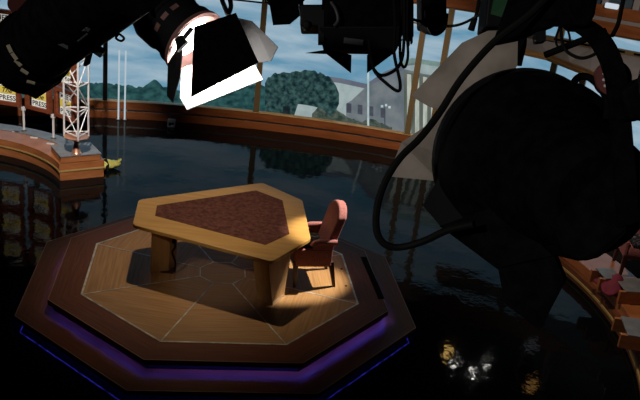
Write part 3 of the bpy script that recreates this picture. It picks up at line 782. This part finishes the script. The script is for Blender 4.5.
# low stepped display blocks on the riser
labels = ('small wooden block with grey top at far end of the right riser', 'open wooden block with grey top in the middle of the right riser', 'wooden block with grey top nearest the front of the right riser')
for i, (x, y) in enumerate(((606, 276), (638, 288), (640, 331))):
    an, rr = angr(x, y, .50)
    c_ = rpos(an, rr, .33)
    t = thing('display_block', labels[i], 'block', c_, an, 'display blocks on the right riser')
    bm = new_bm(); w_ = (.34, .44, .5)[i]; d__ = (.36, .75, .6)[i]
    add_box(bm, (0, -w_ / 2 + .03, .10), (d__, .06, .20)); add_box(bm, (0, w_ / 2 - .03, .10), (d__, .06, .20)); add_box(bm, (d__ / 2 - .03, 0, .10), (.06, w_ - .12, .20))
    obj('body', bm, 'riser', t, bevel=.004)
    bm = new_bm(); add_box(bm, (.04, 0, .21), (d__ - .08, w_ + .02, .022)); o = obj('top', bm, 'grey_top', t, bevel=.004); o['label'] = 'grey laminate top'
# magenta cloth lying over the riser
an, rr = angr(616, 282, .50)
c_ = rpos(an, rr, .34)
bm = new_bm(); g = []
for i in range(17):
    row = []
    for j in range(13):
        u, v = i / 16 - .5, j / 12 - .5
        row.append(bm.verts.new((u * .46 + .03 * math.sin(7 * v), v * .50 + .04 * math.sin(5 * u + 2), .02 + .20 * math.exp(-9 * (u * u + v * v)) + .035 * (1 + math.sin(11 * u + 3 * v) * math.cos(9 * v)))))
    g.append(row)
for i in range(16):
    for j in range(12): bm.faces.new((g[i][j], g[i + 1][j], g[i + 1][j + 1], g[i][j + 1]))
o = obj('folded_cloth', bm, 'magenta', None, smooth=True); o.location = c_; o.rotation_euler = (0, 0, an)
md = o.modifiers.new('thick', 'SOLIDIFY'); md.thickness = .025; md.offset = 0
tag(o, 'crumpled dark magenta cloth on the right riser between wooden blocks', 'cloth')
# second armchair on the riser
dup(chair, (5.20, 11.90, .335), math.radians(-95), 'salmon red armchair cropped by the right edge above the riser')

# ------------------------------------------------------------------ lighting grid (above the frame) and hung fixtures
pipes = []
for k, (y, nm) in enumerate(((1.7, 'nearest the camera'), (3.9, 'second from the camera'), (6.3, 'third from the camera'), (15.6, 'close to the windows'))):
    bm = new_bm(); add_cyl(bm, (XL + .02, y, 6.35), (6.9 if y > 10 else XR - .02, y, 6.35), .03, n=12)
    o = obj('grid_pipe', bm, 'black_part', None, smooth=True); tag(o, 'black overhead lighting grid pipe, ' + nm, 'pipe', 'overhead grid pipes')
    pipes.append(y)
def hang(root, p, y):                # clamp and drop rod from the pipe at depth y
    p = Vector(p)
    bm = new_bm(); add_cyl(bm, p, (p.x, y, 6.31), .014, n=10); part('drop_rod', bm, 'black_part', root, smooth=True)
    bm = new_bm(); add_box(bm, (p.x, y, 6.34), (.06, .11, .12)); part('clamp', bm, 'black_part', root, bevel=.008)
def camdir(r, u, f_): return (CR * r + CU * u + CF * f_).normalized()

# ---- A: long ellipsoidal spotlight top left
D = 2.2
A0, A1 = P(27, 55, 2.5), P(140, -45, 1.72)
ax = (A1 - A0).normalized(); L = (A1 - A0).length
root = thing('ellipsoidal_spotlight', 'large black ellipsoidal spotlight with grey stencil mark at top left', 'stage light', A0 + ax * .2)
bm = new_bm(); add_lathe(bm, [(.10, 0), (.10, .100), (.105, .106), (L * .9, .106), (L * .9, 0)], A0, ax, 36); part('barrel', bm, 'black', root, smooth=True)
bm = new_bm(); add_lathe(bm, [(.10, .104), (.10, .118), (-.015, .122), (-.015, .100)], A0, ax, 36, True); part('lens_tube', bm, 'black', root, smooth=True)
bm = new_bm(); add_lathe(bm, [(.06, 0), (.05, .05), (.06, .104)], A0, ax, 32); part('lens', bm, 'dark_grey', root, smooth=True)
x_, y_ = frame_of(ax)
def on_plane(x, y, o_, n_):
    r = ray(x, y); return CAM + r * ((o_ - CAM).dot(n_) / r.dot(n_))
go = A0 - ax * .012
gp = [on_plane(x, y, go, (ax * .8 + CF * .25 - CU * .0).normalized()) for x, y in ((36, 99), (59, 84), (70, 62), (40, 30), (-6, 62), (20, 91))]
bm = new_bm(); add_loft(bm, gp, [p + ax * .022 for p in gp]); part('gel_frame', bm, 'black', root)
# tan vent dashes round the lens tube, facing the camera
toc = (CAM - A0); toc = (toc - ax * toc.dot(ax)).normalized(); sid = ax.cross(toc)
# stencil: number and a line with hatch marks, on the side of the barrel
def barrel_mx(t, along, r):          # local X along the barrel (towards the rear), local Z outwards
    nn = (toc * math.cos(t) + sid * math.sin(t)); o_ = A0 + ax * along + nn * r; yv = nn.cross(ax)
    return Matrix(((ax.x, yv.x, nn.x, o_.x), (ax.y, yv.y, nn.y, o_.y), (ax.z, yv.z, nn.z, o_.z), (0, 0, 0, 1)))
def project(p):
    d = p - CAM; f_ = d.dot(CF); return 320 + FPX * d.dot(CR) / f_, 200 - FPX * d.dot(CU) / f_
def on_barrel(x, y, r):
    best = None
    for i in range(60):
        for j in range(60):
            al, t = .0 + .7 * i / 60, -1.2 + 2.4 * j / 60
            q = project(A0 + ax * al + (toc * math.cos(t) + sid * math.sin(t)) * r); e = (q[0] - x) ** 2 + (q[1] - y) ** 2
            if best is None or e < best[0]: best = (e, al, t)
    return best[1], best[2]
for x, y in ((9, 49), (13.5, 56), (18.5, 63.5), (24.5, 71), (31, 82)):
    al_, t = on_barrel(x, y, .119); nn = (toc * math.cos(t) + sid * math.sin(t)); d = (-toc * math.sin(t) + sid * math.cos(t)); c_ = A0 + ax * max(al_, .02) + nn * .119
    bm = new_bm(); add_plate(bm, [c_ - d * .011 - ax * .004, c_ + d * .011 - ax * .004, c_ + d * .011 + ax * .004, c_ - d * .011 + ax * .004], .008); o = part('vent_slot', bm, 'tan_vent', root); o['label'] = 'tan vent slot'
inv = root.matrix_basis.inverted()
text_obj('stencil_number', '750', 'print_grey', root, inv @ barrel_mx(on_barrel(88, 27, .1085)[1], on_barrel(88, 27, .1085)[0], .1085), .036, .013, .0006)['label'] = 'faint grey stencilled number'
bm = new_bm(); al_, t_ = on_barrel(82, 38, .1085); Mx = barrel_mx(t_, al_, .1085); add_box(bm, (0, 0, 0), (.075, .0035, .0012), Mx)
part('stencil_line', bm, 'print_grey', root)['label'] = 'grey stencilled line'
bm = new_bm(); al_, t_ = on_barrel(63, 46, .1085); Mx = barrel_mx(t_, al_, .1085)
for k in range(4): add_box(bm, (k * .006, 0, 0), (.003, .026 - .004 * k, .0012), Mx)
part('stencil_mark', bm, 'print_grey', root)['label'] = 'small grey stencilled mark'
bm = new_bm(); c_ = A0 + ax * .30
add_band(bm, [c_ + sid * .125, c_ + sid * .13 - CF * .0 + CU * .10, c_ + CU * .24, c_ - sid * .13 + CU * .10, c_ - sid * .125], ax, .04, .008); part('yoke', bm, 'black_part', root)
hang(root, c_ + CU * .24, pipes[0])
bm = new_bm(); add_tube(bm, [P(118, 33, 2.0), P(124, 38, 2.0), P(121, 41, 2.0), P(116, 38, 2.0), P(119, 33.5, 2.0)], .003); part('cable_loop', bm, 'black_fab', root, smooth=True)
bm = new_bm(); c_ = P(99, 51, 2.1); add_box(bm, (0, 0, 0), (.026, .03, .018), Matrix.Translation(c_) @ Matrix.Rotation(.5, 4, 'Y')); add_cyl(bm, c_, P(86, 40, 2.1), .006, n=8); part('lock_knob', bm, 'black_part', root)

# ---- small pinkish fixture beyond it in the very corner
c0, c1 = P(22, -14, 3.0), P(23, 9, 2.95)
root = thing('small_spotlight', 'small reddish spotlight peeking out at the top left corner', 'stage light', c0)
bm = new_bm(); add_lathe(bm, [(-.10, 0), (-.10, .03), (-.06, .045), (.04, .05), (.085, .05), (.085, .0)], c0, (c1 - c0), 24); part('body', bm, 'rust', root, smooth=True)
bm = new_bm(); add_lathe(bm, [(.083, .05), (.083, .053), (.095, .053), (.095, 0)], c0, (c1 - c0), 24); part('front_ring', bm, 'rust', root, smooth=True)
hang(root, c0, pipes[1])

# ---- generic fresnel head
def fresnel(root, C, axis, R, Lb, mbody='black', lit=False, rear_dome=.4):
    bm = new_bm()
    add_lathe(bm, [(-Lb, 0), (-Lb, R * .55), (-Lb * .93, R * .80), (-Lb * .72, R * .97), (-Lb * .70, R * 1.0), (-Lb * .45, R * 1.0), (-Lb * .43, R * .94), (-.06, R * .94), (-.055, R * 1.02), (.0, R * 1.02), (.0, R * .93), (-.05, R * .90), (-.05, 0)], C, axis, 44)
    part('housing', bm, mbody, root, smooth=True)
    bm = new_bm(); add_lathe(bm, [(-.035, R * (.70 if lit else .9)), (-.02, R * .5), (-.012, R * .3), (-.01, 0)], C, axis, 40); part('lens', bm, 'lens_lit' if lit else 'dark_grey', root, smooth=True)
    if lit:
        bm = new_bm(); add_lathe(bm, [(-.045, R * .69), (-.004, R * .93), (.004, R * .93), (-.04, R * .69)], C, axis, 44, True); o = part('reflector_ring', bm, 'pink_metal', root, smooth=True)
    bm = new_bm(); add_lathe(bm, [(0, R * .95), (0, R * 1.08), (.02, R * 1.08), (.02, R * .95)], C, axis, 44, True); part('front_ring', bm, 'pink_metal' if lit else 'black_part', root, smooth=True)
def flap(root, pts, m_='black', th=.003, label=None, name='barn_door'):
    bm = new_bm(); add_plate(bm, pts, th); o = part(name, bm, m_, root)
    if label: o['label'] = label
    return o

# ---- B: the lit fresnel
LCn = P(193, 41, 4.0); lax = camdir(.68, -.62, -.30)
root = thing('fresnel_spotlight', 'lit fresnel spotlight with glaring lens and open barn doors', 'stage light', LCn)
Rl = .165
fresnel(root, LCn, lax, Rl, .36, 'black_part', True)
bm = new_bm(); add_plate(bm, [P(176, 40, 3.84), P(182, 35, 3.84), P(188, 42, 3.82), P(184, 46, 3.82), P(178, 52, 3.84)], .02); add_cyl(bm, P(180, 43, 3.86), P(192, 28, 3.86), .012, n=10); part('hinge_bracket', bm, 'black_part', root)
# pink slots along the housing
tc_ = (CAM - LCn); tc_ = (tc_ - lax * tc_.dot(lax)).normalized(); sc_ = lax.cross(tc_)
for k in range(3):
    t = -.42 + k * .42; nn = tc_ * math.cos(t) + sc_ * math.sin(t); d = -tc_ * math.sin(t) + sc_ * math.cos(t); c_ = LCn - lax * .11 + nn * (Rl * .955)
    bm = new_bm(); add_plate(bm, [c_ - d * .02 - lax * .013, c_ + d * .02 - lax * .013, c_ + d * .02 + lax * .013, c_ - d * .02 + lax * .013], .004); o = part('vent_slot', bm, 'pink_metal', root); o['label'] = 'pinkish vent slot'
flap(root, [P(194, 27, 3.80), P(236, 13, 3.86), P(258.5, 62.5, 3.70), P(191, 97, 3.62)], 'black', .004, 'black barn door facing the camera')
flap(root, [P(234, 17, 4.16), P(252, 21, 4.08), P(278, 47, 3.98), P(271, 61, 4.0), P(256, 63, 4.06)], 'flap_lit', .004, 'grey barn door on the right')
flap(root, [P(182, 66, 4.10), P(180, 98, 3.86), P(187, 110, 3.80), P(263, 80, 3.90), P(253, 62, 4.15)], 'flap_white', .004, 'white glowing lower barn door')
flap(root, [P(181, 41, 3.90), P(168, 64, 3.90), P(167, 96, 3.86), P(173, 103, 3.84), P(180, 78, 3.86), P(183, 52, 3.9)], 'black_part', .004, 'narrow black barn door on the left')
yc = LCn - lax * .16
bm = new_bm(); sy = lax.cross(CU).normalized()
add_band(bm, [yc + sy * .2, yc + sy * .21 + CU * .12, yc + CU * .30, yc - sy * .21 + CU * .12, yc - sy * .2], lax, .04, .008); part('yoke', bm, 'black_part', root)
hang(root, yc + CU * .3, pipes[1])
bm = new_bm(); add_tube(bm, [P(222, 0, 3.95), P(226, 10, 3.9), P(228, 14, 3.9), P(231, 6, 3.95), P(229, -4, 4.0)], .012); part('cable', bm, 'black_fab', root, smooth=True)

# ---- C: dark fresnel hanging top centre
Cc = P(360, 40, 3.0); cax = camdir(.02, -.62, .78)
root = thing('studio_floodlight', 'black boxy studio light with grey sticker hanging at top centre', 'stage light', P(362, -6, 3.0))
def cam_box(bm, x0, y0, x1, y1, D0, D1):      # a solid with a camera-facing front at D0, real depth to D1
    q = [P(x0, y0, D0), P(x1, y0, D0), P(x1, y1, D0), P(x0, y1, D0)]
    add_loft(bm, q, [p + CF * (D1 - D0) for p in q])
bm = new_bm(); cam_box(bm, 322, -14, 405, 28, 2.86, 3.16); part('housing', bm, 'black', root, bevel=.02)
q = [P(319, 26, 2.84), P(406, 26, 2.84), P(397, 50, 2.90), P(327, 49, 2.90)]
bm = new_bm(); add_loft(bm, q, [p + CF * .10 for p in q]); part('front_hood', bm, 'black_part', root, bevel=.008)
bm = new_bm(); q = [P(344, 37.6, 2.868), P(363.5, 40, 2.868), P(363, 45.5, 2.88), P(343.5, 43, 2.88)]; add_plate(bm, q, .004); o = part('sticker', bm, 'label', root); o['label'] = 'grey sticker'
flap(root, [P(320, 36, 2.90), P(330, 50, 2.90), P(351.5, 55, 2.92), P(351, 73, 2.94), P(324, 52, 2.92)], 'black', .003)
flap(root, [P(367, 55, 2.92), P(367, 73, 2.94), P(394, 53, 2.92), P(406, 34, 2.9), P(396, 47, 2.9)], 'black', .003)
flap(root, [P(305.5, 53, 3.1), P(324, 50, 2.98), P(326, 54, 2.98)], 'black', .003)
bm = new_bm(); cam_box(bm, 300, 4, 324, 26, 2.9, 3.05); cam_box(bm, 303, 20, 310, 28, 2.88, 2.96); part('ballast_box', bm, 'black_part', root, bevel=.008)
bm = new_bm(); cam_box(bm, 318, 10, 324, 42, 2.86, 2.92); part('side_bracket', bm, 'black_part', root)
bm = new_bm(); add_tube(bm, [P(331, 2, 2.84), P(336, 10, 2.83), P(338, 20, 2.83), P(334, 26, 2.83)], .006); part('safety_wire', bm, 'dark_grey', root, smooth=True)
hang(root, P(362, -14, 3.0), pipes[1])
# cables dangling beside it
def cable(pts, r, label, name='power_cable', m_='black_fab', plug=None):
    bm = new_bm(); add_tube(bm, pts, r)
    root = bm
    o = obj(name, bm, m_, None, smooth=True); return tag(o, label, 'cable', 'loose black cables')
cable([P(392, -20, 2.83), P(395, 20, 2.78), P(394, 52, 2.76), P(400, 82, 2.74), P(398, 91, 2.74), P(386, 83, 2.74), P(374, 70, 2.75), P(370, 50, 2.78)], .006, 'black cable hanging in a pointed loop below the top centre light')
cable([P(404, -20, 2.83), P(404, 40, 2.80), P(400, 64, 2.78), P(388, 74, 2.76), P(378, 74, 2.76), P(371, 62, 2.76), P(369, 40, 2.78)], .006, 'black cable sagging in a round loop below the top centre light')
cable([P(408, -20, 2.83), P(407, 30, 2.81), P(408, 55, 2.80), P(405, 67, 2.80), P(401, 62, 2.80), P(400, 45, 2.81), P(402, 0, 2.83), P(402, -20, 2.84)], .005, 'narrow black cable loop right of the top centre light')
root = thing('connector_box', 'black connector box with cables right of the top centre light', 'box', P(404, 8, 2.96))
bm = new_bm(); cam_box(bm, 407, -16, 414, 38, 2.88, 2.96); part('body', bm, 'black_part', root, bevel=.01)
bm = new_bm(); cam_box(bm, 408, 36, 410, 46, 2.9, 2.93); cam_box(bm, 411, 36, 413, 43, 2.9, 2.93); part('plug', bm, 'black_fab', root, bevel=.004)
hang(root, P(410, -16, 2.92), pipes[1])

# ---- E: barn door of a far light at top (270-300)
root = thing('hanging_spotlight', 'black spotlight with drooping barn door left of top centre light', 'stage light', P(283, -12, 3.4))
bm = new_bm(); add_lathe(bm, [(-.25, 0), (-.25, .06), (-.2, .09), (0, .095), (0, 0)], P(285, -4, 3.45), camdir(.05, -.7, .7), 28); part('housing', bm, 'black_part', root, smooth=True)
flap(root, [P(267, -10, 3.38), P(273, 25, 3.30), P(290, 24, 3.30), P(299.5, 16, 3.34), P(298, -10, 3.38)], 'black', .004)
flap(root, [P(299, -6, 3.4), P(300, 16, 3.36), P(303, 10, 3.45), P(303, -6, 3.5)], 'black', .004)
hang(root, P(283, -12, 3.42), pipes[1])

# ---- F: small dark unit at (420-448, 0-30)
root = thing('dimmer_pack', 'small black dimmer unit with a cable loop against the sky', 'box', P(434, -4, 3.2))
bm = new_bm(); cam_box(bm, 421, -14, 447, 24, 3.15, 3.3); part('body', bm, 'black', root, bevel=.012)
q = [P(421, 24, 3.17), P(446, 24, 3.17), P(440, 31, 3.18), P(429, 29, 3.18)]
bm = new_bm(); add_loft(bm, q, [p + CF * .1 for p in q]); part('lower_cover', bm, 'black_part', root)
bm = new_bm(); add_tube(bm, [P(429, 27, 3.16), P(433, 33, 3.15), P(438, 33, 3.15), P(444, 27, 3.15), P(446, 14, 3.16)], .010); part('cable_loop', bm, 'black_fab', root, smooth=True)
bm = new_bm(); cam_box(bm, 425, 10, 437, 18, 3.14, 3.16); part('face_plate', bm, 'dark_grey', root)
hang(root, P(434, -14, 3.22), pipes[1])
cable([P(408, 17, 3.05), P(415, 20, 3.1), P(428, 23, 3.12), P(444, 26, 3.1), P(458, 25, 3.05), P(472, 19, 3.0), P(484, 10, 2.9), P(492, -10, 2.85)], .0055, 'long black cable drooping across the sky from the dimmer unit')
root = thing('cable_plug', 'black cable with a round plug hanging before the sky', 'plug', P(476, 0, 3.0))
bm = new_bm(); add_tube(bm, [P(480, -18, 3.0), P(479, 0, 3.0), P(476, 16, 3.0), P(474, 20, 3.0)], .007); part('cord', bm, 'black_fab', root, smooth=True)
bm = new_bm(); add_cyl(bm, P(475, 18, 3.0), P(471, 30, 3.0), .011, .013, 12); part('plug_body', bm, 'black_part', root, smooth=True)
# green faced unit
root = thing('control_unit', 'black control box with a dark green face above the grey barn door', 'box', P(500, 4, 2.6))
bm = new_bm(); q = [P(489, -10, 2.58), P(517, -10, 2.58), P(510, 27, 2.60), P(485, 27, 2.60)]; add_loft(bm, q, [p + CF * .14 for p in q]); part('body', bm, 'black_part', root, bevel=.006)
bm = new_bm(); add_plate(bm, [P(494, -2, 2.575), P(513, 0, 2.575), P(508.5, 19, 2.59), P(490.5, 14, 2.59)], .006); o = part('face', bm, 'pcb', root); o['label'] = 'dark green face'
hang(root, P(500, -10, 2.65), pipes[1])

# ---- D: the huge fresnel on the right
Fc = P(522, 159, 2.02); Bc = P(594, 196, 1.62)
dax = (Fc - Bc).normalized(); Lb = (Fc - Bc).length
root = thing('large_fresnel_light', 'huge black fresnel light filling the right foreground with raised barn doors', 'stage light', Bc)
Rr = .225
bm = new_bm(); add_lathe(bm, [(-Lb - .03, 0), (-Lb - .03, Rr * .40), (-Lb + .0, Rr * .56), (-Lb + .08, Rr * .62), (-Lb * .55, Rr * .72), (-.14, Rr * .84), (-.13, Rr * .95), (-.02, Rr * .98), (.0, Rr * .96), (.0, Rr * .86), (-.04, Rr * .82), (-.04, 0)], Fc, dax, 56)
part('housing', bm, 'black', root, smooth=True)
bm = new_bm(); add_lathe(bm, [(-.03, Rr * .84), (-.01, Rr * .5), (0, 0)], Fc, dax, 40); part('lens', bm, 'dark_grey', root, smooth=True)
bm = new_bm(); add_lathe(bm, [(.0, Rr * .9), (.0, Rr * 1.0), (.025, Rr * 1.0), (.025, Rr * .9)], Fc, dax, 56, True); part('front_ring', bm, 'black_part', root, smooth=True)
flap(root, [P(519, 24, 2.14), P(527, 24, 2.13), P(526, 45, 2.13), P(521, 66, 2.14), P(518, 66, 2.15)], 'black', .008, name='door_edge')
flap(root, [P(411, 96, 2.24), P(462, 43, 2.22), P(488, 31, 2.20), P(519, 30, 2.17), P(519, 62, 2.16), P(500, 95, 2.16), P(470, 118, 2.18), P(447, 113, 2.20), P(428, 106, 2.22)], 'flap_grey', .004, 'worn warm grey barn door, raised')
flap(root, [P(446, 112, 2.10), P(402, 142, 2.26), P(388, 176, 2.30), P(440, 181, 2.24), P(470, 160, 2.1)], 'flap_grey', .004, 'grey barn door on the left')
flap(root, [P(446, 168, 2.02), P(431, 191, 2.0), P(423, 206, 1.98), P(443, 229, 1.92), P(480, 215, 1.9)], 'black_part', .004, 'black lower barn door')
flap(root, [P(440, 226, 1.88), P(514, 281, 1.78), P(560, 262, 1.70), P(500, 205, 1.8)], 'black', .006, name='lower_cover')
q = [P(500, 268, 1.76), P(506, 302, 1.76), P(541, 328, 1.74), P(550, 310, 1.72), P(566, 280, 1.70), P(556, 255, 1.70)]
flap(root, q, 'black', .03, name='ballast_fin')
bm = new_bm(); q = [P(548, 205, 1.60), P(570, 262, 1.56), P(602, 261, 1.54), P(637, 226, 1.50), P(662, 186, 1.50), P(612, 140, 1.60)]; add_loft(bm, q, [p + CF * .16 for p in q]); part('rear_box', bm, 'black', root, bevel=.02)
# yoke arch
bm = new_bm(); add_band(bm, [P(548, 22, 1.72), P(572, 22, 1.66), P(592, 32, 1.62), P(606, 50, 1.58), P(615, 75, 1.55), P(619, 110, 1.52), P(624, 170, 1.50), P(628, 225, 1.48)], CR + CU * .3, .040, .012)
part('yoke', bm, 'black', root)
bm = new_bm(); add_tube(bm, [P(573, 84, 1.66), P(579, 77, 1.64), P(590, 78, 1.62), P(602, 90, 1.61), P(608, 105, 1.61), P(606, 118, 1.62)], .0075, n=10); part('handle', bm, 'black', root, smooth=True)
tl = P(614, 78, 1.60)
bm = new_bm(); add_cyl(bm, tl, tl + CF * .02, .036, n=28); o = part('tilt_lock', bm, 'rust', root, smooth=True); o['label'] = 'dark red round tilt lock'
for k in range(4):
    c_ = tl - CF * .001 + CU * (.020 - k * .012) - CR * (.018 + .003 * math.sin(k)); bm = new_bm(); add_cyl(bm, c_, c_ - CF * .003, .003, n=10); part('lock_pin', bm, 'white_metal', root)
bm = new_bm(); q = [P(566, -20, 1.60), P(602, -20, 1.60), P(596, 14, 1.60), P(590, 26, 1.60), P(575, 25, 1.60), P(564, 8, 1.60)]; add_loft(bm, q, [p + CF * .07 for p in q]); part('pipe_clamp', bm, 'black', root, bevel=.008)
bm = new_bm(); add_cyl(bm, P(582, -16, 1.63), Vector((P(582, -16, 1.63).x, pipes[0], 6.33)), .02, n=12); part('drop_rod', bm, 'black_part', root, smooth=True)
bm = new_bm(); add_cyl(bm, P(545, 55, 1.70), P(606, 31, 1.62), .0075, n=10); o = part('brace_rod', bm, 'black', root, smooth=True)
bm = new_bm(); q = [P(536, 32, 1.75), P(546, 30, 1.75), P(546, 41, 1.75), P(537, 42, 1.75)]; add_loft(bm, q, [p + CF * .03 for p in q]); part('switch_box', bm, 'black_part', root)
bm = new_bm(); q = [P(430, 22, 2.0), P(520, -12, 1.9), P(566, -12, 1.75), P(566, 22, 1.75), P(524, 24, 1.9), P(500, 30, 1.92)]
q = [P(517, -14, 1.9), P(570, -14, 1.75), P(566, 20, 1.75), P(524, 36, 1.88), P(497, 42, 1.95)]
add_loft(bm, q, [p + CF * .08 for p in q]); part('top_cover', bm, 'black', root, bevel=.01)
# cables of the big light
cable([P(560, -16, 1.75), P(530, 14, 1.80), P(494, 42, 1.84), P(462, 78, 1.86), P(440, 112, 1.86), P(420, 138, 1.86), P(400, 158, 1.86), P(385, 182, 1.86), P(377, 208, 1.86), P(377, 232, 1.86), P(386, 245, 1.86), P(402, 247, 1.86), P(424, 241, 1.84), P(448, 230, 1.80), P(474, 224, 1.76)],
      lambda t: .0085, 'thick black cable sweeping in a long loop left of the large light', 'feeder_cable')
cable([P(561, -12, 1.7), P(561, 30, 1.68), P(564, 47, 1.66), P(572, 55, 1.65), P(584, 58, 1.64), P(598, 52, 1.63), P(606, 42, 1.62)], .0035, 'thin black cable swagging before the grey panel band')
cable([P(566, -12, 1.7), P(560, 24, 1.69), P(556, 38, 1.68), P(558, 47, 1.68), P(565, 48, 1.67), P(570, 40, 1.67), P(566, 24, 1.68)], .0025, 'thinnest black cable in a small loop under the clamp')
cable([P(628, -20, 1.70), P(622, 6, 1.68), P(618, 24, 1.66), P(612, 36, 1.65)], .0045, 'black cable running down steeply at the top right corner')
cable([P(600, 100, 1.66), P(598, 130, 2.4), P(597, 140, 2.4)], .002, 'thin black wire before the lower right window') if False else None
# vertical drop pipe at right edge
root = thing('drop_pipe', 'black vertical drop pipe with a clamp at the right edge', 'pipe', P(636, 60, 1.55))
bm = new_bm(); add_cyl(bm, P(637, 118, 1.43), Vector((P(637, 118, 1.43).x + .015, P(637, 118, 1.43).y - .03, 6.33)), .018, n=14); part('pipe', bm, 'black_part', root, smooth=True)
bm = new_bm(); q = [P(622, 92, 1.40), P(646, 74, 1.40), P(650, 118, 1.40), P(630, 120, 1.40)]; add_loft(bm, q, [p + CF * .06 for p in q]); part('clamp', bm, 'black', root, bevel=.006)

# ---- small practical lamps near the header (seen as glints in the floor)
def refl(x, y, z):
    q = W(x, y, 0); d = Vector((q.x - CAM.x, q.y - CAM.y, CAM.z)); return q + d * (z / CAM.z)
for (x, y, mm, r_, what) in ((456, 336, 'bulb_warm', .10, 'amber flood lamp'), (455, 366, 'bulb_white', .045, 'first small white lamp'), (472, 374, 'bulb_white', .045, 'second small white lamp'), (488, 362, 'bulb_white', .04, 'third small white lamp'), (532, 384, 'bulb_dim', .11, 'dim amber flood lamp')):
    q = refl(x, y, 4.75)
    if math.hypot(q.x - WC.x, q.y - WC.y) > WR - .3:
        d = Vector((q.x - WC.x, q.y - WC.y, 0)); d *= (WR - .3) / d.length; q = Vector((WC.x + d.x, WC.y + d.y, 4.75))
    aim = (W(x, y, 0) - q).normalized()
    t = thing('grid_lamp', what + ' hung above the window header', 'lamp', q, group='lamps above the header')
    bm = new_bm(); add_lathe(bm, [(-.16, 0), (-.16, r_ * .6), (-.10, r_ * 1.15), (.05, r_ * 1.25), (.05, r_ * 1.1), (-.02, r_ * 1.05), (-.02, 0)], q, aim, 24); part('housing', bm, 'black_part', t, smooth=True)
    bm = new_bm(); add_lathe(bm, [(-.01, r_ * 1.02), (.01, r_ * .5), (.015, 0)], q, aim, 24); part('bulb', bm, mm, t, smooth=True)
    hang(t, q - aim * .1, 15.6)

# ------------------------------------------------------------------ lights
def spot(name, loc, target, power, col, angle, blend=.4, radius=.08):
    ld = bpy.data.lights.new(name, 'SPOT'); ld.energy = power; ld.color = col; ld.spot_size = math.radians(angle); ld.spot_blend = blend; ld.shadow_soft_size = radius
    o = bpy.data.objects.new(name, ld); COL.objects.link(o); o.location = loc
    o.rotation_euler = (Vector(target) - Vector(loc)).to_track_quat('-Z', 'Y').to_euler(); return o
spot('key_spot', (-2.4, 12.3, 7.4), (-1.7, 10.35, .4), 800, (1, .80, .55), 40, .9, .10)
spot('back_spot', (4.2, 12.6, 6.6), (.12, 10.45, .8), 6800, (1, .90, .72), 10.5, .6, .06)
spot('front_spot', (-4.8, 4.0, 5.8), (-1.5, 9.75, .75), 420, (1, .84, .66), 14, .9, .08)
spot('lens_spot', LCn + lax * .03, LCn + lax * 2, 45, (1, .97, .92), 160, .4, .12)
spot('sign_spot', (-3.5, 9.5, 6.5), (-5.4, 14.5, .8), 2100, (1, .90, .82), 36, .6, .08)
spot('riser_spot', (1.2, 10.5, 7.0), (5.2, 10.6, .4), 620, (1, .78, .6), 44, .7, .08)
spot('sill_spot', (.8, 10.5, 7.2), (.6, 18.2, .4), 1900, (1, .84, .68), 44, .9, .08)
spot('header_spot', (6.0, 12.0, 5.5), (5.2, 16.9, 3.2), 230, (1, .86, .72), 70, .9, .08)
spot('flap_fill_spot', (-2.6, -1.6, 6.9), (.1, 2.6, 5.4), 230, (1, .95, .88), 46, .6, .10)  # unseen fill added behind the camera to brighten the grey barn doors

w = bpy.data.worlds.new('world'); SC.world = w; w.use_nodes = True
w.node_tree.nodes['Background'].inputs[0].default_value = (.02, .03, .04, 1); w.node_tree.nodes['Background'].inputs[1].default_value = .3
